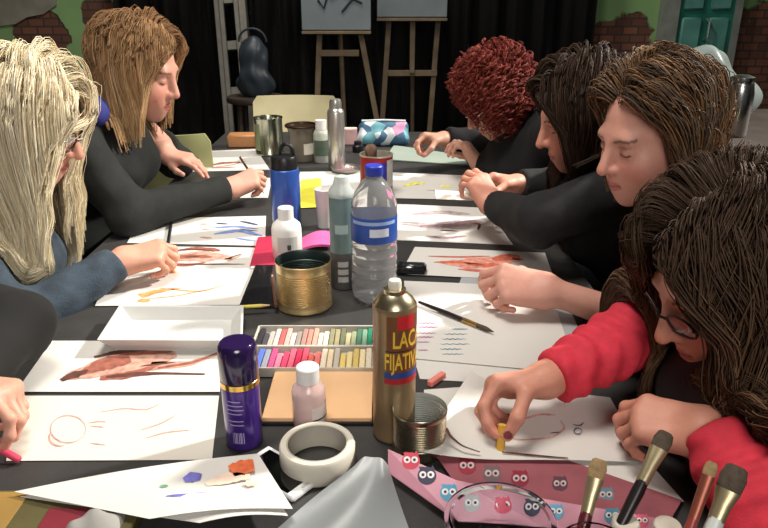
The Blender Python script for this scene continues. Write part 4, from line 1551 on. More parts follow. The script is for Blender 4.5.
lift5 = lambda u, v: (0, 0, 0.006 * math.sin(u * 3.1) + 0.004 * v)
s2 = sheet('drawing_sheet', 'lower white sheet sticking out beneath the one with orange and blue patches', 'paper', [(20, 497), (262, 470), (288, 519), (200, 526)], 0.019, paper_w, lift=lift5, nx=10, ny=4)
s = sheet('painting_sheet', 'white sheet with orange and blue paint patches at the near left', 'paper', [(14, 492), (258, 454), (293, 512), (150, 522)], 0.023, paper_w, lift=lift5, nx=12, ny=5)
h5 = lambda x, y: 0.023 + 0.0085 + 0.0006
strokes(s, 'orange_patch', paint('orange_paint', (222, 108, 62)), [([(231, 471), (242, 467), (254, 465)], [9, 12, 8])], .03, h5)
strokes(s, 'blue_patch', paint('violet_blue_paint', (106, 104, 178)), [([(184, 480), (192, 477), (201, 477)], [4, 8, 4]), ([(166, 496), (186, 495), (206, 493)], 2)], .03, h5)
strokes(s, 'pale_patch', paint('pale_peach_paint', (236, 206, 186), 0.1), [([(206, 484), (226, 478), (250, 476)], [3, 9, 3]), ([(244, 484), (258, 482)], 4)], .03, h5)
strokes(s, 'green_patch', green_ch, [([(160, 486), (168, 486)], 2)], .03, h5)

s = sheet('painting_sheet', 'white sheet with a reddish sketch in front of the woman in the black jacket', 'paper', [(188, 152), (256, 149), (270, 170), (176, 172)], 0.001)
strokes(s, 'red_sketch', rust, [([(206, 166), (222, 163), (240, 162)], [2, 4, 2]), ([(212, 168), (236, 167)], 1.5), ([(200, 169), (232, 165), (246, 161)], 1)], on(.001))
sheet('paper_slip', 'small white slip under the hand of the woman in the black jacket', 'paper', [(246, 178), (272, 178), (268, 198), (240, 198)], 0.001)
s = sheet('drawing_sheet', 'white sheet standing clear behind the blue bottle, with a yellow card on it', 'paper', [(300, 172), (362, 171), (362, 192), (296, 195)], 0.001)
s = sheet('yellow_card', 'bright yellow card on a white sheet behind the white bottle', 'card', [(301, 180), (321, 178), (322, 207), (299, 208)], 0.003, M('yellow_card', (232, 226, 74), 0.7, var=0.06))

# right side --------------------------------------------------------
s = sheet('drawing_board', 'grey-green board in front of the red-haired woman', 'board', [(394, 146), (462, 156), (468, 166), (384, 160)], 0.002, paper_g, th=0.004)
s = sheet('painting_sheet', 'white sheet with yellow washes in front of the dark-haired woman\'s hands', 'paper', [(380, 172), (474, 176), (478, 200), (386, 198)], 0.002)
strokes(s, 'yellow_wash', yellow_ch, [([(404, 186), (416, 183), (424, 184)], [3, 6, 3]), ([(440, 186), (452, 187)], 4)], on(.002))
strokes(s, 'dark_line', pencil, [([(426, 190), (450, 191), (470, 191)], 0.8)], on(.002))
s = sheet('painting_sheet', 'white sheet with a mauve-grey squid painting below the dark-haired woman\'s sleeve', 'paper', [(394, 204), (486, 208), (513, 245), (392, 240)], 0.001)
strokes(s, 'squid_wash', mauve_l, [([(402, 224), (430, 226), (462, 224), (482, 222)], [2, 8, 14, 6]), ([(426, 236), (448, 238), (466, 236)], 4), ([(412, 214), (440, 212), (470, 214)], 5)], on(.001))
strokes(s, 'squid_body', mauve, [([(420, 226), (446, 226), (478, 222)], [2, 6, 8]), ([(428, 236), (446, 238), (464, 236)], 2), ([(400, 222), (424, 223)], 1)], on(.001, .0007))
strokes(s, 'squid_dark_edge', rust_d, [([(472, 223), (480, 224), (478, 230)], 2.5), ([(440, 230), (458, 231)], 1.4)], on(.001, .0009))
s = sheet('painting_sheet', 'white sheet with a coral red squid painting beside the water bottle', 'paper', [(415, 247), (545, 253), (555, 282), (400, 274)], 0.003)
strokes(s, 'squid_wash', coral_l, [([(440, 262), (470, 264), (504, 260), (522, 258)], [3, 13, 12, 5])], on(.003))
strokes(s, 'squid_body', coral, [([(428, 256), (460, 257), (490, 256)], 1.8), ([(434, 262), (456, 262), (480, 264)], 2.5), ([(458, 269), (484, 271), (506, 270)], 3), ([(494, 260), (508, 257), (520, 257)], [5, 9, 5]), ([(466, 264), (486, 265), (500, 264)], 4)], on(.003, .0007))
strokes(s, 'squid_dark_edge', rust_d, [([(512, 258), (520, 260)], 2.6), ([(510, 267), (514, 266)], 2.5), ([(462, 262), (484, 265)], 1.0)], on(.003, .0009))
MB().obox(T(527, 318, 0.002) + A(0.0, 0, 0), (1, 0.02, 0), (-0.02, 1, 0), (0, 0, 1), 0.0, 0.0, 0.0) if False else None
s = sheet('sketchbook', 'grey-edged sketchbook under the forearm of the grey-streaked woman', 'sketchbook', [(462, 276), (556, 282), (586, 345), (440, 345)], 0.0, M('grey_card', (168, 170, 172), 0.7, var=0.05), th=0.0024)
s = sheet('writing_sheet', 'white sheet with magenta and teal scribbled lines under the grey-streaked woman\'s hand', 'paper', [(404, 281), (549, 287), (578, 374), (408, 358)], 0.0032)
zz = lambda x0, x1, y, k=4: [(x0 + (x1 - x0) * i / 9, y + (1.0 if i % 2 else -1.0) * 0.5) for i in range(10)]
strokes(s, 'magenta_lines', magenta, [(zz(417, 437, 323), .7), (zz(418, 438, 327), .9), (zz(416, 436, 333), .7), (zz(416, 434, 337), .9), (zz(416, 430, 342), .7), (zz(418, 428, 350), .7)], on(.0032))
strokes(s, 'teal_lines', tealline, [(zz(452, 468, 329), 1.0), (zz(444, 468, 334), .7), (zz(442, 466, 339), .9), (zz(440, 470, 344), .7), (zz(440, 462, 349), .9), (zz(442, 464, 354), .7)], on(.0032))
s = sheet('paper_sheet', 'white sheet peeping out beneath the sheet of scribbled lines', 'paper', [(412, 352), (560, 366), (566, 388), (420, 379)], 0.001)
s = sheet('paper_sheet', 'white slip between the open tin and the curled sheet', 'paper', [(424, 390), (480, 386), (484, 412), (424, 412)], 0.001)
s = sheet('paper_sheet', 'white sheet edge under the curled sheet beside the brushes', 'paper', [(530, 448), (634, 446), (684, 502), (540, 470)], 0.004)


def curl(u, v):
    return (0.0, 0.0, 0.030 * max(0.0, 1 - u / 0.42) ** 2 * (0.55 + 0.45 * (1 - v)) + 0.004 * math.sin(u * 3))


qD = [(470, 388), (610, 398), (646, 463), (418, 462)]
s = sheet('drawing_sheet', 'white sheet curling up at the left under the crimson sleeve, with a faint face outline', 'paper', qD, 0.008, paper_w, lift=curl, nx=18, ny=8)
hD_ = lambda x, y: 0.008 + 0.0045 + 0.030 * max(0.0, 1 - ((x - 434 + (458 - y) * -0.55) / 200) / 0.42) ** 2 * 0.7 + 0.0006
strokes(s, 'dark_outline', rust_d, [([(446, 428), (450, 436), (462, 446), (480, 452)], [2.4, 2.0, 1.2, 0.8]), ([(502, 452), (530, 455), (568, 458)], [1, 1.6, .8])], .01, lambda x, y: hD_(x, y) + 0.001)
strokes(s, 'faint_outline', pinkline, [([(498, 434), (520, 440), (552, 438), (566, 428), (560, 420)], 1.1), ([(520, 420), (540, 414), (556, 415)], 1.6)], .012, lambda x, y: 0.0135)
strokes(s, 'blue_marks', blue_d, [(circ(578, 431, 4, 3), .7), ([(572, 424), (580, 426), (584, 422)], .7), ([(550, 433), (560, 432)], .7)], .012, lambda x, y: 0.0135)

# ================================================================== THINGS ON THE TABLE
tin = M('tin_steel', (176, 164, 140), 0.28, 1.0, var=0.08)
tin_in = M('tin_inside', (168, 170, 164), 0.4, 0.35, var=0.1)
goldtin = M('gold_lacquered_tin', (218, 192, 140), 0.32, 0.85, var=0.06)
white_pl = M('white_plastic', (232, 230, 226), 0.4, var=0.02)
black_pl = blackp


def ribbed_can(name, label, px, yb, yt, w, outer, inner, cat='can', ribs=12, rib0=0.25, rib1=0.88, sx=1.0):
    c, r, h = stand(px, yb, yt, w)
    t = thing(name, label, cat, c)
    prof = [(0, 0.001), (r * 0.96, 0.001), (r, 0.003), (r, 0.006), (r * 0.975, 0.009), (r * 0.975, h * rib0)]
    for i in range(ribs):
        z0 = h * (rib0 + (rib1 - rib0) * i / ribs)
        dz = h * (rib1 - rib0) / ribs
        prof += [(r * 0.975, z0 + dz * 0.2), (r * 0.945, z0 + dz * 0.5), (r * 0.975, z0 + dz * 0.8)]
    prof += [(r * 0.975, h - 0.007), (r, h - 0.004), (r * 1.005, h - 0.001), (r * 0.985, h)]
    MB().lathe(prof, c, 56).build('body', outer, t)
    pi = [(r * 0.985, h)]
    pi += [(r * 0.95, h - 0.004)]
    for i in range(ribs):
        z0 = h * (rib1 - (rib1 - rib0) * i / ribs)
        dz = h * (rib1 - rib0) / ribs
        pi += [(r * 0.955, z0 - dz * 0.2), (r * 0.925, z0 - dz * 0.5), (r * 0.955, z0 - dz * 0.8)]
    pi += [(r * 0.95, 0.004), (0, 0.0035)]
    MB().lathe(pi, c, 56).build('inside', inner, t)
    return t, c, r, h


ribbed_can('open_tin', 'open ribbed tin can in front of the lacquer spray can', 419, 466, 407, 56, tin, tin_in)
ribbed_can('gold_tin', 'open gold ribbed tin left of the water bottle', 305, 317, 259, 57, goldtin, M('dark_tin_inside', (62, 76, 72), 0.4, 0.7), ribs=14, rib0=0.18, rib1=0.80)


def band(c, r, z0, z1, a0, a1, mat, parent, name, off=0.0003):
    m = MB()
    m.lathe([(r + off, z0), (r + off, z1)], c, 28, a0, a1)
    return m.build(name, mat, parent)


def wrap_text(body, c, r, zmid, size, a_start, mat, parent, name, xs=1.0):
    cu = bpy.data.curves.new('lettering', 'FONT')
    cu.body = body
    cu.size = size
    cu.resolution_u = 3
    cu.offset = size * 0.018
    o = bpy.data.objects.new('lettering', cu)
    COL.objects.link(o)
    bpy.context.view_layer.update()
    me = bpy.data.meshes.new_from_object(o)
    bpy.data.objects.remove(o)
    import bmesh
    bm = bmesh.new()
    bm.from_mesh(me)
    bmesh.ops.triangulate(bm, faces=bm.faces)
    bmesh.ops.subdivide_edges(bm, edges=[e for e in bm.edges if e.calc_length() > size * 0.25], cuts=2, use_grid_fill=False)
    bmesh.ops.triangulate(bm, faces=bm.faces)
    v = []
    for q in bm.verts:
        a = a_start + q.co.x * xs / r
        v.append((c[0] + (r + 0.0006) * math.cos(a), c[1] + (r + 0.0006) * math.sin(a), c[2] + zmid + q.co.y))
    bm.verts.index_update()
    f = [[q.index for q in fc.verts] for fc in bm.faces]
    bm.free()
    return mk(name, v, f, mat, parent)


# lacquer spray can with its lettering
c, r, h = stand(394, 446, 301, 43)
lc = thing('spray_can', 'tall gold-brown spray can lettered LACA, beside the open tin', 'spray can', c)
bronze = M('bronze_can_print', (150, 126, 94), 0.34, 0.5, var=0.2, scale=12)
MB().lathe([(0, 0.001), (r * .93, 0.001), (r, 0.004), (r, 0.006), (r * .985, 0.009), (r * .985, h - 0.012), (r, h - 0.009), (r, h - 0.006), (r * .97, h - 0.002)], c, 48).build('body', bronze, lc)
MB().lathe([(r * .97, h - 0.002), (r * .9, h + 0.001), (r * .82, h + 0.005), (r * .60, h + 0.011), (r * .50, h + 0.013), (r * .49, h + 0.018), (r * .38, h + 0.019), (0, h + 0.019)], c, 48).build('shoulder', M('pale_gold_tin', (206, 194, 158), 0.25, 0.95), lc)
MB().lathe([(0.0085, h + 0.018), (0.009, h + 0.026), (0.0075, h + 0.030), (0, h + 0.030)], c, 24).build('nozzle', M('cream_nozzle', (222, 216, 200), 0.4), lc)
rb = r * .985
band(c, rb, h * .50, h * .965, math.radians(-112), math.radians(35), M('can_panel_brown', (126, 82, 52), 0.35, 0.3, var=0.12), lc, 'label_panel')
band(c, rb, h * .86, h * .955, math.radians(-84), math.radians(-34), M('can_red_emblem', (196, 40, 46), 0.4, var=0.1), lc, 'red_emblem', 0.0006)
band(c, rb, h * .515, h * .555, math.radians(-118), math.radians(35), M('can_blue_band', (44, 70, 140), 0.4), lc, 'blue_band', 0.0006)
band(c, rb, h * .47, h * .51, math.radians(-118), math.radians(35), M('can_red_band', (170, 34, 44), 0.4), lc, 'red_band', 0.0006)
gold_t = M('yellow_lettering', (230, 186, 60), 0.4, var=0.05)
wrap_text('LACA', c, rb, h * .735, 0.033, math.radians(-97), gold_t, lc, 'lettering', 0.56)
wrap_text('FIJATIVA', c, rb, h * .580, 0.033, math.radians(-118), gold_t, lc, 'lettering', 0.45)
band(c, rb, h * .705, h * .712, math.radians(-114), math.radians(35), M('can_dark_line', (40, 30, 26), 0.4), lc, 'dark_line', 0.0006)

# purple deodorant-like spray
c, r, h = stand(245, 453, 341, 38.5)
pu = thing('spray_can', 'purple spray can with a violet cap and gold ring, left of the wooden board', 'spray can', c)
MB().lathe([(0, 0.001), (r * .9, 0.001), (r * .97, 0.004), (r * .97, h * .58), (r * .95, h * .605)], c, 44).build('body', M('purple_print', (74, 44, 138), 0.28, 0.35, var=0.12, scale=15, coat=0.4), pu)
MB().lathe([(r * .95, h * .60), (r * 1.0, h * .605), (r * 1.0, h * .655), (r * .97, h * .66)], c, 44).build('gold_ring', M('polished_gold', (220, 180, 96), 0.2, 1.0), pu)
MB().lathe([(r * .97, h * .655), (r * 1.0, h * .665), (r * 1.0, h * .93), (r * .95, h * .975), (r * .84, h * .995), (r * .5, h * 1.0), (0, h * 1.0)], c, 44).build('cap', M('dark_violet_plastic', (38, 22, 66), 0.18, var=0.08, coat=0.5), pu)
pale = M('pale_lilac_print', (176, 164, 206), 0.5)
for i, (w_, z) in enumerate(((30, .50), (38, .46), (34, .42), (38, .38), (36, .31), (28, .27))):
    band(c, r * .97, h * z, h * (z + .009), math.radians(-90 - w_), math.radians(-90 + w_ * (.3 + .1 * (i % 3))), pale, pu, 'print_line', 0.0004)
for i in range(8):
    a = -112 + i * 4.6
    band(c, r * .97, h * .09, h * .20, math.radians(a), math.radians(a + 1.4 + (i % 3)), pale, pu, 'barcode', 0.0004)

# small pink-tinted bottle
c, r, h = stand(310, 434, 366, 34)
bo = thing('small_bottle', 'small bottle of pale pink liquid with a white cap in front of the wooden board', 'bottle', c)
MB().lathe([(0, 0.001), (r * .92, 0.001), (r, 0.005), (r, h * .58), (r * .93, h * .66), (r * .66, h * .74), (r * .60, h * .76)], c, 40).build('body', M('pale_pink_plastic', (222, 190, 184), 0.25, var=0.05, sss=0.2, coat=0.3), bo)
MB().lathe([(r * .60, h * .755), (r * .68, h * .76), (r * .68, h * .985), (r * .62, h), (0, h)], c, 36).build('cap', white_pl, bo)
band(c, r, h * .10, h * .42, math.radians(-75), math.radians(60), M('pale_label', (226, 214, 208), 0.5), bo, 'label')
band(c, r, h * .20, h * .225, math.radians(-75), math.radians(25), M('black_print', (36, 30, 32), 0.5), bo, 'label_line', 0.0006)

# white bottle and blue bottle
c, r, h = stand(288, 264, 207, 30)
bo = thing('white_bottle', 'white squeeze bottle with a white cap behind the gold tin', 'bottle', c)
MB().lathe([(0, 0.001), (r * .92, 0.001), (r, 0.005), (r, h * .60), (r * .93, h * .68), (r * .62, h * .76), (r * .50, h * .78)], c, 40).build('body', white_pl, bo)
MB().lathe([(r * .48, h * .775), (r * .52, h * .78), (r * .52, h * .985), (r * .46, h), (0, h)], c, 36).build('cap', white_pl, bo)
band(c, r, h * .2, h * .5, math.radians(-120), math.radians(-40), M('grey_label', (196, 194, 190), 0.5, var=0.05), bo, 'label')
band(c, r, h * .26, h * .36, math.radians(-82), math.radians(-68), M('dark_emblem', (74, 74, 78), 0.5), bo, 'emblem', 0.0006)
c, r, h = stand(287.5, 234, 160, 29)
bb = thing('drinking_bottle', 'blue metal drinking bottle with a black loop cap', 'bottle', c)
MB().lathe([(0, 0.001), (r * .92, 0.001), (r, 0.005), (r, h * .83), (r * .96, h * .875), (r * .86, h * .89)], c, 40).build('body', M('blue_enamel', (48, 88, 170), 0.32, 0.2, var=0.06, coat=0.3), bb)
MB().lathe([(r * .82, h * .885), (r * .90, h * .89), (r * .90, h * 1.03), (r * .82, h * 1.06), (r * .4, h * 1.075), (0, h * 1.075)], c, 40).build('cap', black_pl, bb)
MB().tube([(c[0] + r * .45 * math.cos(a) + r * .2, c[1], c[2] + h * 1.07 + r * .75 * math.sin(a)) for a in np.linspace(0, math.pi, 14)], 0.005, 8).build('loop', black_pl, bb)

# teal-and-grey spray with clear cap
c, r, h = stand(343.5, 291, 176, 25)
sp_ = thing('spray_can', 'slim grey-green spray can with a clear cap, left of the water bottle', 'spray can', c)
MB().lathe([(0, 0.001), (r * .92, 0.001), (r, 0.005), (r, h * .34)], c, 40).build('lower_body', M('dark_grey_print', (84, 82, 82), 0.4, var=0.12), sp_)
MB().lathe([(r, h * .34), (r, h * .82), (r * .95, h * .84)], c, 40).build('upper_body', M('grey_teal_print', (112, 134, 134), 0.35, 0.2, var=0.1), sp_)
MB().lathe([(r * 1.03, h * .83), (r * 1.05, h * .84), (r * 1.0, h * .87), (r * .66, h * .93), (r * .60, h * .955), (r * .5, h), (r * .2, h * 1.01), (0, h * 1.01)], c, 36).build('clear_cap', M('milky_clear_cap', (196, 204, 200), 0.25, var=0.05, alpha=0.8), sp_)
for i in range(3):
    band(c, r, h * (.08 + .07 * i), h * (.13 + .07 * i), math.radians(-110), math.radians(-62), M('pale_grey_print', (176, 174, 170), 0.5), sp_, 'print_block', 0.0005)
band(c, r, h * .52, h * .60, math.radians(-120), math.radians(-60), M('pale_teal_print', (170, 190, 188), 0.5), sp_, 'print_band', 0.0005)

# water bottle
c, r, h = stand(374.5, 307, 166, 46)
wb = thing('water_bottle', 'clear plastic water bottle with a blue label and blue cap', 'bottle', c)
pet = M('clear_pet', (226, 228, 228), 0.06, trans=0.84, ior=1.25, var=0.0, spec=0.6)
pp = [(0, 0.006), (r * .55, 0.002), (r * .85, 0.003), (r * .98, 0.012)]
for i in range(6):
    z = h * (.08 + .075 * i)
    pp += [(r, z), (r * 1.0, z + h * .030), (r * .95, z + h * .052)]
pp += [(r * .99, h * .54), (r * .99, h * .70), (r * .97, h * .74), (r * .84, h * .81), (r * .60, h * .875), (r * .38, h * .915), (r * .32, h * .925), (r * .32, h * .945)]
MB().lathe(pp, c, 56).build('body', pet, wb)
lb = MB().lathe([(r * 1.0, h * .475), (r * 1.006, h * .48), (r * 1.006, h * .655), (r * 1.0, h * .66)], c, 56).build('label', M('blue_label', (40, 78, 158), 0.4, var=0.12, scale=20), wb)
band(c, r * 1.006, h * .53, h * .59, math.radians(-100), math.radians(-52), M('white_label_print', (206, 214, 226), 0.5), lb, 'label_print', 0.0006)
band(c, r * 1.006, h * .615, h * .64, math.radians(-150), math.radians(-30), M('pale_blue_label_print', (150, 176, 216), 0.5), lb, 'label_stripe', 0.0006)
MB().lathe([(r * .36, h * .935), (r * .385, h * .94), (r * .385, h * 1.0), (r * .34, h * 1.008), (0, h * 1.008)], c, 32).build('cap', M('blue_cap', (44, 62, 176), 0.4), wb)

# red and blue printed tin behind the water bottle, a cork-brown sponge in it
c, r, h = stand(376.5, 199, 153.5, 33)
rd = thing('paint_tin', 'red printed tin with a white rim behind the water bottle', 'tin', c)
MB().lathe([(0, .001), (r * .97, .001), (r, .004), (r, h - .004)], c, 44).build('body', M('red_print_tin', (176, 44, 50), 0.4, 0.2, var=0.12), rd)
MB().lathe([(r, h - .005), (r * 1.03, h - .003), (r * 1.03, h), (r * .95, h), (r * .94, h - .006), (r * .92, .012), (0, .010)], c, 44).build('rim', M('pale_rim', (214, 206, 188), 0.35, 0.6), rd)
band(c, r, h * .25, h * .9, math.radians(-50), math.radians(20), M('white_tin_print', (206, 206, 200), 0.5), rd, 'white_panel')
band(c, r, h * .45, h * .85, math.radians(-98), math.radians(-52), M('blue_tin_print', (46, 56, 160), 0.5), rd, 'blue_panel', 0.0006)
q = c + A(-r * .25, 0.0, 0)
v, f = surf(lambda p: uni([rc(q + A(0, 0, .014), q + A(-.004, 0, h + 0.012), .016, .018)], .01)(p) + fold(p, .0012, 160), q + A(-.05, -.05, 0), q + A(.05, .05, h + .06), .004)
tag(mk('cork_block', v, f, M('cork_brown', (118, 92, 76), 0.9, var=0.25, scale=80), origin=q, smooth=True), 'brown cork-like block poking out of the red tin', 'cork')

# far cluster
c, r, h = stand(270, 157, 117, 29)
pc = thing('steel_tin', 'open steel tin with a greenish shine at the far left', 'tin', c)
MB().lathe([(0, .001), (r * .97, .001), (r, .004), (r, .008), (r * .97, .011), (r * .97, h - .008), (r, h - .005), (r * 1.01, h), (r * .97, h), (r * .93, h - .006), (r * .93, .006), (0, .005)], c, 44).build('body', M('bright_steel', (186, 190, 170), 0.22, 1.0, var=0.1, scale=8), pc)
band(c, r * .97, h * .15, h * .85, math.radians(-170), math.radians(-120), M('greenish_label', (132, 140, 104), 0.45, var=0.1), pc, 'label')
c, r, h = stand(303, 164, 124, 34)
gj = thing('glass_jar', 'wide grey glass jar with a dark rim at the far end', 'jar', c)
MB().lathe([(0, .001), (r * .7, .001), (r * .76, .006), (r * .78, h * .75), (r * .85, h * .88), (r * .92, h * .94)], c, 40).build('body', M('smoky_glass', (136, 128, 112), 0.15, var=0.15, scale=12, alpha=0.9), gj)
MB().lathe([(r * .92, h * .93), (r, h * .94), (r, h * .985), (r * .95, h), (r * .88, h), (r * .86, h * .95), (r * .4, h * .93), (0, h * .93)], c, 40).build('rim', M('dark_bronze', (66, 50, 38), 0.35, 0.6), gj)
band(c, r * .79, h * .22, h * .52, math.radians(-78), math.radians(-30), M('white_jar_label', (226, 220, 206), 0.6), gj, 'label', 0.001)
c, r, h = stand(322, 164, 120, 16)
gb = thing('small_jar', 'small jar with a white cap and green label beside the silver spray', 'jar', c)
MB().lathe([(0, .001), (r * .92, .001), (r, .004), (r, h * .68), (r * .8, h * .76), (r * .62, h * .78)], c, 30).build('body', M('grey_white_plastic', (176, 180, 168), 0.45), gb)
MB().lathe([(r * .62, h * .775), (r * .7, h * .78), (r * .7, h), (0, h)], c, 30).build('cap', white_pl, gb)
band(c, r, h * .18, h * .55, math.radians(-150), math.radians(-30), M('dark_green_label', (84, 100, 84), 0.5, var=0.2), gb, 'label')
c, r, h = stand(337, 171, 108, 17)
sv_ = thing('spray_can', 'silver spray can standing at the far end of the table', 'spray can', c)
MB().lathe([(0, .001), (r * .93, .001), (r, .004), (r, h * .93), (r * .9, h * .97), (r * .70, h)], c, 36).build('body', M('silver_print', (196, 192, 186), 0.3, 0.8, var=0.05), sv_)
MB().lathe([(r * .70, h * .99), (r * .72, h), (r * .70, h * 1.10), (r * .6, h * 1.14), (0, h * 1.15)], c, 32).build('cap', M('silver_cap', (176, 176, 172), 0.3, 0.7), sv_)

wbk = T(243, 148)
MB()
wb_ = MB().obox(wbk + A(0.0, .03, .026), (1, .06, 0), (-.06, 1, 0), (0, 0, 1), 0.062, 0.035, 0.026, 0.006).build('wooden_box', M('orange_wood', (178, 124, 78), 0.5, var=0.2, scale=14), origin=wbk)
tag(wb_, 'orange-brown wooden block left of the steel tin', 'block')
q = T(383, 147)
poc = thing('pencil_pouch', 'turquoise pouch with pink and white pattern standing at the far end', 'pouch', q)


def pouch_mat():
    m = M('turquoise_pattern', (96, 150, 164), 0.5, var=0.2, scale=22)
    nt = m.node_tree
    vo = nt.nodes.new('ShaderNodeTexVoronoi')
    vo.inputs['Scale'].default_value = 26
    tc = nt.nodes.new('ShaderNodeTexCoord')
    nt.links.new(tc.outputs['Object'], vo.inputs['Vector'])
    rp = nt.nodes.new('ShaderNodeValToRGB')
    for i, (pos, col) in enumerate(((0.0, (60, 96, 128)), (0.3, (104, 164, 176)), (0.55, (214, 222, 226)), (0.75, (206, 150, 184)), (0.9, (70, 110, 140)))):
        if i > 1:
            rp.color_ramp.elements.new(pos)
        rp.color_ramp.elements[i].position = pos
        rp.color_ramp.elements[i].color = lin(col)
    rp.color_ramp.interpolation = 'CONSTANT'
    sp2 = nt.nodes.new('ShaderNodeSeparateColor')
    nt.links.new(vo.outputs['Color'], sp2.inputs[0])
    nt.links.new(sp2.outputs[0], rp.inputs['Fac'])
    nt.links.new(rp.outputs['Color'], nt.nodes['Principled BSDF'].inputs['Base Color'])
    return m


pf_ = uni([rc(q + A(-.075, .03, .03), q + A(.075, .03, .03), .030, .030), rc(q + A(-.075, .04, .075), q + A(.08, .04, .075), .018, .018)], .05)
v, f = surf(lambda p: np.maximum(pf_(p) + fold(p, .003, 60), TABLE_Z + .001 - p[:, 2]), q + A(-.14, -.05, -.01), q + A(.14, .12, .13), .005)
mk('body', v, f, pouch_mat(), poc, smooth=True)
MB().tube([q + A(-.085, .035, .098), q + A(0, .035, .101), q + A(.09, .035, .098)], 0.004, 8).build('zip', M('white_zip', (220, 226, 226), 0.5), poc)
q = T(350, 146)
pk = thing('pink_carton', 'small pale pink carton beside the silver spray can', 'carton', q)
MB().obox(q + A(0, .04, .032), (1, 0, 0), (0, 1, 0), (0, 0, 1), .028, .022, .032, .003).build('body', M('pale_pink_card', (222, 178, 178), 0.6), pk)
MB().obox(q + A(0, .04, .0645), (1, 0, 0), (0, 1, 0), (0, 0, 1), .024, .018, .0005, .0002).build('lid', M('cream_card', (226, 214, 196), 0.6), pk)
q = T(358, 152)
bx = thing('ink_pot', 'little black ink pot in front of the pouch', 'pot', q)
MB().lathe([(0, .001), (.020, .001), (.022, .004), (.022, .024), (.014, .030)], q, 24).build('body', black_pl, bx)
MB().lathe([(.014, .029), (.015, .030), (.015, .042), (0, .043)], q, 24).build('cap', black_pl, bx)
q = T(346, 172)
tn = thing('paint_dish', 'shallow metal paint dish in front of the silver spray can', 'dish', q)
MB().lathe([(0, .001), (.040, .001), (.050, .010), (.052, .018), (.049, .018), (.046, .011), (.036, .004), (0, .004)], q, 36).build('body', M('worn_steel', (150, 146, 140), 0.35, 0.85, var=0.15), tn)
MB().lathe([(0, .005), (.034, .0055), (.036, .006)], q, 24).build('paint_residue', M('mauve_paint', (150, 116, 122), 0.5, var=0.25), tn)
c, r, h = stand(325, 229, 189, 14)
cu_ = thing('white_cup', 'white paper cup beside the slim grey-green spray can', 'cup', c)
r *= 1.3
MB().lathe([(0, .001), (r * .78, .001), (r * .80, .003), (r, h - .002), (r * 1.04, h), (r * .98, h + .001), (r * .95, h - .003), (r * .74, .006), (0, .006)], c, 36).build('body', white_pl, cu_)

# notebooks, phone, pencils in the middle
s = sheet('crimson_notebook', 'crimson notebook lying between the sheets and the white bottle', 'notebook', [(258, 240), (290, 238), (286, 268), (250, 269)], 0.0, M('crimson_card', (176, 40, 72), 0.6, var=0.1), th=0.008)
mk('page_block', *slab([T(259, 241, .0015), T(289, 239, .0015), T(286.5, 269, .0015), T(250.5, 270, .0015)], 0.005), paper_w, s)
s = sheet('pink_cloth', 'bright pink folded cloth behind the gold tin', 'cloth', [(302, 240), (330, 236), (332, 250), (294, 254)], 0.001, M('pink_felt', (222, 92, 150), 0.85, var=0.1), th=0.006, lift=lambda u, v: (0, 0, 0.012 * math.sin(u * 2.6)), nx=8, ny=3)
s = sheet('black_pouch', 'glossy black pouch under the pencils left of the gold tin', 'pouch', [(256, 269), (284, 269), (276, 309), (240, 309)], 0.0, M('glossy_black_vinyl', (28, 28, 30), 0.2, var=0.15, coat=0.5), th=0.010, lift=lambda u, v: (0, 0, 0.004 * math.sin(u * 3.1) * math.sin(v * 3.1)), nx=8, ny=6)


def pencil_thing(label, a, b, r, col, name='pencil', tipcol=(60, 50, 44), cat='pencil', wood=True):
    a, b = np.asarray(a, float), np.asarray(b, float)
    d = nrm(b - a)
    L = np.linalg.norm(b - a)
    t = thing(name, label, cat, a)
    MB().tube([a, b - d * r * 6], r, 8).build('barrel', M('lacquer_%d_%d_%d' % col, col, 0.35), t)
    MB().tube([b - d * r * 6, b - d * r * 1.8], [r * .95, r * .35], 8).build('cone', M('bare_wood', (214, 178, 130), 0.6), t)
    MB().tube([b - d * r * 1.9, b], [r * .36, r * .05], 8).build('tip', M('lead_%d_%d_%d' % tipcol, tipcol, 0.4), t)
    return t


pencil_thing('yellow pencil lying left of the gold tin', T(240, 307, .016), T(273, 305, .016), .0036, (214, 196, 60))
pencil_thing('brown pencil leaning along the gold tin', T(276, 306, .016), T(272, 274, .016), .0036, (96, 62, 44))
pencil_thing('black pencil lying across the sheet with blue strokes', T(173, 212, .006), T(167, 249, .006), .0042, (28, 28, 32))
ph = thing('glasses_case', 'black glossy case beside the coral squid painting', 'case', T(411, 273))
q = T(411, 273)
MB().obox(q + A(0, 0, .011), (1, -.1, 0), (.1, 1, 0), (0, 0, 1), .034, .020, .010, .006).build('body', M('glossy_black_vinyl', (28, 28, 30), 0.2), ph)
MB().obox(q + A(.004, -.002, .0222), (1, -.1, 0), (.1, 1, 0), (0, 0, 1), .022, .010, .0012, .0008).build('badge', M('dark_chrome', (120, 122, 126), 0.2, 0.9), ph)
q = T(540, 272)

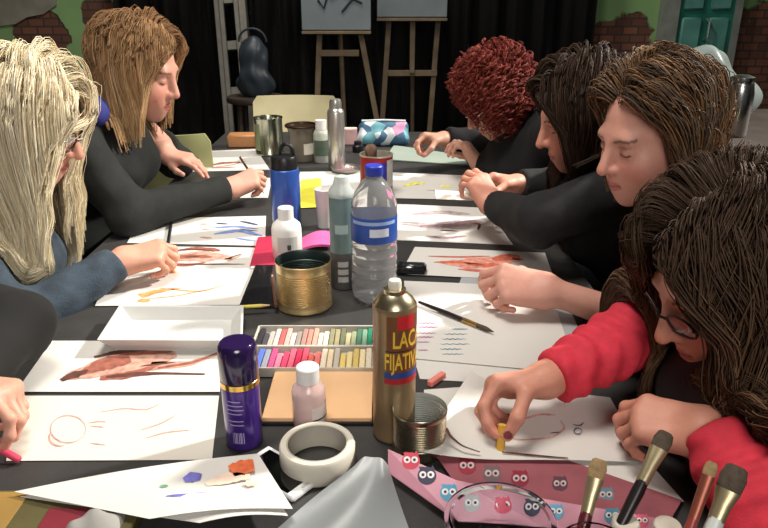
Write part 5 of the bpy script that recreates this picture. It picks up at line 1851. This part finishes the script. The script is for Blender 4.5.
# pastel box: tray of two rows, and its wooden lid
BX = [T(244, 325, .018), T(369, 325, .018), T(375, 367, .018), T(240, 368, .018)]
bxm = thing('pastel_tray', 'grey tray holding two rows of coloured pastel sticks', 'tray', T(307, 346))
xl, xr = BX[3][0] * .985, BX[2][0] * .985
yn, yf = BX[3][1], BX[0][1]
trm = M('grey_foam', (188, 184, 172), 0.7, var=0.06)
trb = MB().bbox((xl, yn, TABLE_Z + .001), (xr, yf, TABLE_Z + .006), .001)
tw = .0035
for lo, hi in (((xl, yn), (xr, yn + tw)), ((xl, yf - tw), (xr, yf)), ((xl, yn), (xl + tw, yf)), ((xr - tw, yn), (xr, yf))):
    trb.bbox((lo[0], lo[1], TABLE_Z + .004), (hi[0], hi[1], TABLE_Z + .018), .0008)
trb.build('box', trm, bxm)
ym = (yn + yf) / 2
MB().bbox((xl + tw, ym - .003, TABLE_Z + .006), (xr - tw, ym + .003, TABLE_Z + .0175), .0008).build('divider', trm, bxm)
rows = [[(44, 40, 44), (70, 66, 74), (176, 170, 164), (200, 192, 184), (196, 96, 92), (206, 172, 160), (222, 204, 194), (150, 140, 130), (168, 132, 122), (206, 138, 124), (214, 160, 142), (226, 202, 184), (230, 214, 196), (140, 138, 104), (162, 152, 116), (108, 112, 88), (186, 178, 136), (150, 158, 124), (72, 116, 92), (120, 160, 130), (36, 128, 96)],
        [(60, 84, 176), (84, 112, 190), (142, 146, 156), (188, 76, 124), (216, 122, 148), (206, 66, 100), (220, 96, 120), (198, 44, 80), (216, 84, 104), (214, 104, 92), (224, 122, 116), (230, 214, 190), (228, 206, 172), (188, 180, 164), (222, 196, 112), (226, 208, 150), (212, 184, 106), (232, 214, 168), (220, 208, 184)]]
names = {}


def cname(c):
    import colorsys
    h, s, v = colorsys.rgb_to_hsv(*[x / 255 for x in c])
    h *= 360
    if s < 0.16:
        return 'black' if v < .25 else 'dark grey' if v < .45 else 'grey' if v < .72 else 'pale grey'
    b = 'red' if h < 12 or h > 345 else 'brown' if h < 38 and v < .65 else 'salmon' if h < 30 else 'cream' if h < 46 and s < .4 else 'ochre' if h < 52 else 'olive' if h < 80 else 'green' if h < 180 else 'blue' if h < 260 else 'pink'
    if b == 'red' and v > .75 and s < .65:
        b = 'pink'
    return ('pale ' if s < .3 and v > .7 else 'dark ' if v < .5 else '') + b


stick_src = {}
for ri, row in enumerate(rows):
    y0, y1 = ((ym + .004, yf - tw - .001), (yn + tw + .001, ym - .004))[ri]
    n = len(row)
    pitch = (xr - xl - 2 * tw - .004) / n
    for i, col in enumerate(row):
        x = xl + tw + .002 + pitch * (i + .5)
        L = (y1 - y0) * (.98, .80, .92, .7, .95)[(i * 3 + ri) % 5]
        yc = y0 + L / 2 + .0005
        hw = pitch * .44
        cm_ = M('pastel_%d_%d_%d' % col, col, 0.9, var=0.10, scale=200)
        zc_ = TABLE_Z + .0065
        o = MB().bbox((x - hw, yc - L / 2, zc_), (x + hw, yc + L / 2, zc_ + 2 * hw), .0012).build('pastel_stick', cm_, origin=(x, yc, zc_), smooth=False)
        rn = ('far', 'near')[ri]
        prev = row[i - 1] if i else None
        where = ('at the left end' if i == 0 else 'at the right end' if i == n - 1 else 'between %s and %s sticks' % (cname(prev), cname(row[i + 1])))
        tag(o, '%s pastel in the %s row, %s' % (cname(col), rn, where), 'pastel', 'pastel sticks in the tray')
wl = thing('wooden_board', 'pale orange wooden board in front of the pastel tray', 'board', T(315, 395))
a_, b_ = T(262, 419, .012), T(372, 370, .012)
xl2, xr2 = T(259, 419, .012)[0], T(374, 419, .012)[0]
MB().bbox((xl2 + .003, a_[1] + .003, TABLE_Z + .005), (xr2 - .003, b_[1] - .001, TABLE_Z + .012), .001).build('board', M('orange_beech', (236, 190, 142), 0.5, var=0.07, scale=9, bump=0.03), wl)
MB().bbox((xl2, a_[1], TABLE_Z + .001), (xr2, b_[1], TABLE_Z + .0055), .001).build('black_edge', M('black_card', (26, 25, 25), 0.6), wl)
q = T(437, 386)
ps = MB().obox(q + A(0, .012, .0055), nrm((.72, .9, 0)), nrm((-.9, .72, 0)), (0, 0, 1), .020, .0052, .005, .0015).build('pastel_stick', M('salmon_pastel', (228, 134, 122), 0.9, var=0.06), origin=q, smooth=False)
tag(ps, 'loose salmon pastel stick lying above the open tin', 'pastel')

# roll of masking tape
c, r, h = stand(318, 489, 451, 79)
h = 0.034
tp = thing('tape_roll', 'wide roll of white masking tape standing flat by the white phone', 'tape', c)
MB().lathe([(r * .80, .001), (r * .97, .001), (r, .003), (r, h - .003), (r * .96, h), (r * .81, h)], c, 64).build('tape', M('white_tape', (212, 206, 190), 0.5, var=0.05, sss=0.05), tp)
MB().lathe([(r * .815, h), (r * .80, h + .0004), (r * .77, h), (r * .77, .001), (r * .80, .001)], c, 64).build('core', M('grey_card_core', (178, 172, 158), 0.7, var=0.08), tp)
# phone
phq = [T(268, 466, .0045), T(278, 461, .0045), T(312, 476, .0045), T(297, 491, .0045)]
ph = thing('mobile_phone', 'white-edged phone lying face up beside the tape roll', 'phone', T(288, 478))
ca, cb_ = (phq[0] + phq[1]) / 2 + A(-.01, .004, 0), (phq[2] + phq[3]) / 2
ax = nrm(cb_ - ca)
ay = A(-ax[1], ax[0], 0)
MB().obox((ca + cb_) / 2 + A(-.006, -.001, 0), ax, ay, (0, 0, 1), .052, .029, .0042, .003).build('body', M('white_phone_shell', (224, 224, 222), 0.25, var=0.02), ph)
MB().obox((ca + cb_) / 2 + A(-.008, -.002, .0043), ax, ay, (0, 0, 1), .041, .0235, .0004, .0002).build('screen', M('black_glass', (10, 10, 12), 0.05, coat=0.5), ph)
MB().obox((ca + cb_) / 2 + A(-.006, -.001, .0043) + ax * .0465, ax, ay, (0, 0, 1), .002, .007, .0003, .0001).build('home_button', M('grey_button', (176, 176, 176), 0.3), ph)

# grey plastic folder, raised fold towards the camera
gf = [(272, 530), (352, 466), (396, 470), (416, 545)]
q = [T(300, 500, .02), T(374, 466, .035), T(398, 470, .02), T(420, 560, .02)]
vs, fs = [], []
nu, nv = 14, 10
c0, c1, c2, c3 = T(262, 540, .004), T(356, 466, .030), T(388, 466, .030), T(416, 548, .004)
for k in (0, 1):
    for j in range(nv + 1):
        for i in range(nu + 1):
            u, w_ = i / nu, j / nv
            pz = (c1 * (1 - u) + c2 * u) * (1 - w_) + (c0 * (1 - u) + c3 * u) * w_
            pz = pz + A(0, 0, .016 * math.sin(u * math.pi) * (1 - .4 * w_) + .003 * math.sin(u * 9 + w_ * 4) - .0012 * k)
            vs.append(pz)
m_ = (nu + 1) * (nv + 1)
for j in range(nv):
    for i in range(nu):
        a, b = j * (nu + 1) + i, j * (nu + 1) + i + 1
        d_, e_ = a + nu + 1, b + nu + 1
        fs += [(a, d_, e_, b), (m_ + a, m_ + b, m_ + e_, m_ + d_)]
fold_ = mk('plastic_folder', vs, fs, M('grey_plastic_sheet', (146, 150, 150), 0.35, var=0.06, scale=8), origin=T(345, 510), smooth=True)
tag(fold_, 'grey translucent plastic folder bulging up at the near edge of the table', 'folder')

# pink owl-print gift bag
bagpk = thing('gift_bag', 'pink gift bag printed with owls, lying open below the curled sheet', 'bag', T(520, 490))
pinkc = M('pink_owl_paper', (212, 150, 166), 0.5, var=0.05)
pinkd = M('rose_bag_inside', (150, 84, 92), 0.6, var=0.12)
F0 = [T(386, 449, .012), T(430, 449, .014), T(680, 505, .016), T(700, 560, .006), T(540, 560, .006), T(468, 528, .005), T(388, 474, .006)]
lower = [T(388, 449, .030), T(456, 480, .030), T(545, 499, .030), T(668, 520, .030), T(668, 548, .012), T(545, 526, .012), T(456, 520, .012), T(388, 472, .012)]
m = MB()
n4 = 4
m.add(lower + [p - A(0, 0, .0012) for p in lower], [(0, 7, 6, 1), (1, 6, 5, 2), (2, 5, 4, 3), (8, 9, 14, 15), (9, 10, 13, 14), (10, 11, 12, 13), (0, 1, 9, 8), (1, 2, 10, 9), (2, 3, 11, 10), (3, 4, 12, 11), (4, 5, 13, 12), (5, 6, 14, 13), (6, 7, 15, 14), (7, 0, 8, 15)])
m.build('front_panel', pinkc, bagpk, smooth=False)
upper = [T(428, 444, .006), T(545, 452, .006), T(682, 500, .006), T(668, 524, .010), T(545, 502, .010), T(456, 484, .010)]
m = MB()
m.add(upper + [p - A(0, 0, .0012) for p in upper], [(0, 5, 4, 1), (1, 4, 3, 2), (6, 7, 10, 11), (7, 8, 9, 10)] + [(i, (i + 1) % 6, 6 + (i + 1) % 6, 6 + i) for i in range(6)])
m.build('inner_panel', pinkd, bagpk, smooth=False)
# plain owls printed on the bag: round bodies, tufted heads, ringed eyes
# the bag's printed owls lie on the bag's own panels
def panel_point(px, py, lift):
    """the bag's front panel slopes; drop the pixel ray on it"""
    tri = [(0, 7, 6), (0, 6, 1), (1, 6, 5), (1, 5, 2), (2, 5, 4), (2, 4, 3)]
    o = CAM
    d = P(px, py, 1.0) - CAM
    best = None
    for a, b, cc_ in tri:
        A0, B0, C0 = lower[a], lower[b], lower[cc_]
        nn = np.cross(B0 - A0, C0 - A0)
        t = (A0 - o).dot(nn) / d.dot(nn)
        x = o + d * t
        w = [np.cross(B0 - A0, x - A0).dot(nn), np.cross(C0 - B0, x - B0).dot(nn), np.cross(A0 - C0, x - C0).dot(nn)]
        s_ = min(w) / (nn.dot(nn))
        if best is None or s_ > best[0]:
            best = (s_, x, nn / np.linalg.norm(nn))
    nn = best[2] if best[2][2] > 0 else -best[2]
    return best[1] + nn * lift


def disc(m, cx, cy, rx, ry, lift, fn, n=18, rot=0.0):
    pts = []
    for a in np.linspace(0, 2 * math.pi, n, endpoint=False):
        x, y = rx * math.cos(a), ry * math.sin(a)
        pts.append(fn(cx + x * math.cos(rot) - y * math.sin(rot), cy + x * math.sin(rot) + y * math.cos(rot), lift))
    m.add(pts, [tuple(range(n))[::-1]])


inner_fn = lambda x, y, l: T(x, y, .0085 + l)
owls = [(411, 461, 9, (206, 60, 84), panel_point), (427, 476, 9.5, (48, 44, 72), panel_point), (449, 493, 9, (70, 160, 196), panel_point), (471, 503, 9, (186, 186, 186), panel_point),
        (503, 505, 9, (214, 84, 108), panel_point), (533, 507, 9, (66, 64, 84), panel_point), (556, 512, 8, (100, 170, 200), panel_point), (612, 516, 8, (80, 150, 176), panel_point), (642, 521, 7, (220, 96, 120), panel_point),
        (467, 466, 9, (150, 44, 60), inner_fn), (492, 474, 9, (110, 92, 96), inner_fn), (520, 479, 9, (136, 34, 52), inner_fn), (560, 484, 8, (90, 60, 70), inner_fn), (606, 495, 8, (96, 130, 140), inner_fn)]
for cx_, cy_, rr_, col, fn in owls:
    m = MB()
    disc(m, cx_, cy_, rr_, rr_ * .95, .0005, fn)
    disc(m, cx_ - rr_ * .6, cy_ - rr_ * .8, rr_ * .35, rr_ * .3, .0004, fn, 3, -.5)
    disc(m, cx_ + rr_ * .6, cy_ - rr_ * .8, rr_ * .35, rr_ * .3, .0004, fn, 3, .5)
    dim = fn is inner_fn  # inner-panel owls get darker eye whites, shade put into the colour
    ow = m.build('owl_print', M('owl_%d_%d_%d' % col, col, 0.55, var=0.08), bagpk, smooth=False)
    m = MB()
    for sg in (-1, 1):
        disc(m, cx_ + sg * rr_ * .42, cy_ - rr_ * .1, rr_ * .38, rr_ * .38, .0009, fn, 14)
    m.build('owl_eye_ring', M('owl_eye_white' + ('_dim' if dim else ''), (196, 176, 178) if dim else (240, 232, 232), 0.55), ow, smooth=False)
    m = MB()
    for sg in (-1, 1):
        disc(m, cx_ + sg * rr_ * .40, cy_ - rr_ * .08, rr_ * .17, rr_ * .17, .0013, fn, 10)
    m.build('owl_pupil', M('owl_pupil', (38, 30, 40), 0.5), ow, smooth=False)

# clear plastic tub at the near edge
tq = T(497, 560, 0)
tub = thing('clear_tub', 'clear plastic tub at the near edge in front of the gift bag', 'tub', tq)
clear2 = M('clear_plastic', (238, 242, 244), 0.04, trans=1.0, ior=1.3, var=0.0)
RT = 0.056
ht_ = atY(497, 518, tq[1])[2] - TABLE_Z
MB().lathe([(0, .002), (RT * .8, .002), (RT * .84, .006), (RT * .97, ht_ - .006), (RT * 1.06, ht_ - .004), (RT * 1.06, ht_), (RT * .95, ht_), (RT * .82, .008), (0, .005)], tq, 56).build('body', clear2, tub)

# brushes in a jar just below the frame
jq = P(592, 590, .70)
jq = np.array([jq[0], jq[1], TABLE_Z])
jar = thing('brush_jar', 'glass jar holding the paint brushes at the near right', 'jar', jq)
RJ = .042
MB().lathe([(0, .002), (RJ * .95, .002), (RJ, .006), (RJ, .060), (RJ * .9, .068), (RJ * .9, .074), (RJ * .84, .074), (RJ * .84, .066), (RJ * .93, .058), (RJ * .93, .008), (0, .006)], jq, 44).build('body', clear2, jar)
bristle = M('tan_bristle', (150, 124, 88), 0.85, var=0.25, scale=160)
bristle_d = M('dark_bristle', (76, 64, 52), 0.85, var=0.3, scale=160)
ferr = M('pale_ferrule', (176, 162, 128), 0.35, 0.7, var=0.12)


def brush(label, tip, foot, r, hcol, bl, fe, bm_, fm_=None, flat=1.0):
    tip, foot = np.asarray(tip, float), np.asarray(foot, float)
    d = nrm(tip - foot)
    t = thing('paint_brush', label, 'paint brush', foot)
    side = nrm(np.cross(d, tip - CAM))
    dep = np.cross(d, side)
    L = np.linalg.norm(tip - foot)

    def lam(pts, name, mat):
        vs, n = [], 14
        for s_, w_, th in pts:
            for a in np.linspace(0, 2 * math.pi, n, endpoint=False):
                vs.append(foot + d * s_ + side * w_ * math.cos(a) + dep * th * math.sin(a))
        fs = [(i * n + j, i * n + (j + 1) % n, (i + 1) * n + (j + 1) % n, (i + 1) * n + j) for i in range(len(pts) - 1) for j in range(n)]
        fs += [tuple(range(n - 1, -1, -1)), tuple((len(pts) - 1) * n + j for j in range(n))]
        return MB().add(vs, fs).build(name, mat, t)
    e0 = L - bl - fe
    lam([(0, r * .5, r * .5), (e0 * .5, r * .85, r * .85), (e0 * .9, r, r), (e0, r * .9, r * .9)], 'handle', M('handle_%d_%d_%d' % hcol, hcol, 0.35))
    lam([(e0 - .002, r * .95, r * .9), (e0 + fe * .5, r * 1.05, r * .75), (e0 + fe, r * 1.15 * flat, r * .55)], 'ferrule', fm_ or ferr)
    lam([(e0 + fe - .001, r * 1.1 * flat, r * .5), (e0 + fe + bl * .5, r * 1.2 * flat, r * .5), (L - .002, r * .95 * flat, r * .32), (L, r * .6 * flat, r * .2)], 'bristles', bm_)
    return t


brush('tan-bristled brush with a dark red handle leaning in front of the gift bag', P(600, 459, .74), jq + A(-.020, .012, .010), .0068, (96, 30, 38), .020, .036, bristle, flat=1.15)
brush('flat brush with a black handle and pale ferrule, tallest in the jar', P(667, 432, .76), jq + A(.004, .016, .010), .0070, (28, 22, 24), .020, .040, bristle_d, flat=1.2)
j2 = P(676, 600, .66)
j2 = np.array([j2[0], j2[1], TABLE_Z])
jar2 = thing('white_pot', 'white plastic pot of brushes at the near right corner', 'pot', j2)
MB().lathe([(0, .002), (.034, .002), (.036, .006), (.036, .060), (.033, .062), (.032, .058), (.032, .008), (0, .006)], j2, 40).build('body', white_pl, jar2)
brush('thin brush with a pink-brown handle in the white pot', P(713, 462, .70), j2 + A(-.006, .012, .010), .0055, (150, 62, 56), .014, .045, bristle, M('rust_ferrule', (150, 84, 66), 0.4, 0.5))
brush('broad dark-tipped brush with red tape in the white pot', P(738, 466, .70), j2 + A(.008, .008, .010), .0085, (206, 212, 206), .026, .030, bristle_d, flat=1.25)
for i, (px, py) in enumerate(((626, 521), (668, 524))):
    q = P(px, py, .735)
    cz = max(q[2], TABLE_Z + .02)
    lp = thing('white_tube', ('white capped paint tube standing left of the white pot', 'white capped paint tube standing just behind the white pot')[i], 'tube', (q[0], q[1], TABLE_Z))
    hh = cz - TABLE_Z
    MB().lathe([(0, .001), (.014, .001), (.015, .003), (.015, hh * .65), (.011, hh * .72)], (q[0], q[1], TABLE_Z), 28).build('body', white_pl, lp)
    MB().lathe([(.011, hh * .70), (.0145, hh * .72), (.0145, hh * .97), (.013, hh), (0, hh)], (q[0], q[1], TABLE_Z), 28).build('cap', M('ivory_cap', (224, 216, 198), 0.4), lp)

# things held in hands
def chalk(label, hand, col, L, r, back=0.012, d=None, cat='chalk', name='chalk_stick'):
    inf = HANDS[hand[0]][hand[1]]
    pn_ = inf['pinch']
    d = nrm(d if d is not None else inf['N'] * .8 + inf['F'] * .5)
    a, b = pn_ - d * back, pn_ + d * (L - back)
    o = MB().tube([a, b - d * r * .4, b], [r, r, r * .7], 12).build(name, M('chalk_%d_%d_%d' % col, col, 0.9, var=0.06), origin=a)
    return tag(o, label, cat)


chalk('yellow ochre chalk pinched in the hand of the crimson sleeve', 'DR', (214, 166, 66), .040, .0058, .014, (-.05, -.25, -.95))
chalk('orange chalk in the hand of the pale-blonde woman', 'AR', (222, 132, 66), .045, .005, .014, (.3, -.2, -.85))
chalk('pink chalk in the hand of the person in the charcoal sleeve', 'CL', (206, 70, 96), .045, .005, .012, (.85, -.2, -.4))


def held_pencil(label, hand, d, L, r, col, back):
    pn_ = HANDS[hand[0]][hand[1]]['pinch']
    d = nrm(d)
    return pencil_thing(label, pn_ - d * back, pn_ + d * (L - back), r, col)


held_pencil('dark pencil in the hand of the woman in the black jacket', 'BR', (.35, .25, -.75), .14, .0035, (90, 70, 54), .10)
pb = thing('paint_brush', 'black-handled paint brush lying under the grey-streaked woman\'s hand', 'paint brush', T(420, 303, .008))
a, b = T(419, 302, .010), T(494, 332, .010)
dd = nrm(b - a)
Lb = np.linalg.norm(b - a)
MB().tube([a, a + dd * Lb * .3, a + dd * Lb * .62], [.0028, .0045, .0042], 10).build('handle', M('handle_28_22_24', (28, 22, 24), 0.3), pb)
MB().tube([a + dd * Lb * .61, a + dd * Lb * .80], [.0046, .0042], 10).build('ferrule', M('brass_ferrule', (186, 150, 84), 0.25, 0.95), pb)
MB().tube([a + dd * Lb * .79, a + dd * Lb * .9, a + dd * Lb], [.0042, .0046, .0006], 10).build('bristles', bristle_d, pb)
# card held by the dark-haired woman
i1, i2 = HANDS['F']['R'], HANDS['F']['L']
ccen = i1['pinch']
cd = mk('card_slip', *slab([ccen + A(-.12, .03, .008), ccen + A(.005, .02, .004), ccen + A(.005, -.03, -.004), ccen + A(-.12, -.02, -.002)], .0008), paper_c, origin=ccen)
tag(cd, 'narrow pale card held in the fingers of the dark-haired woman', 'card')
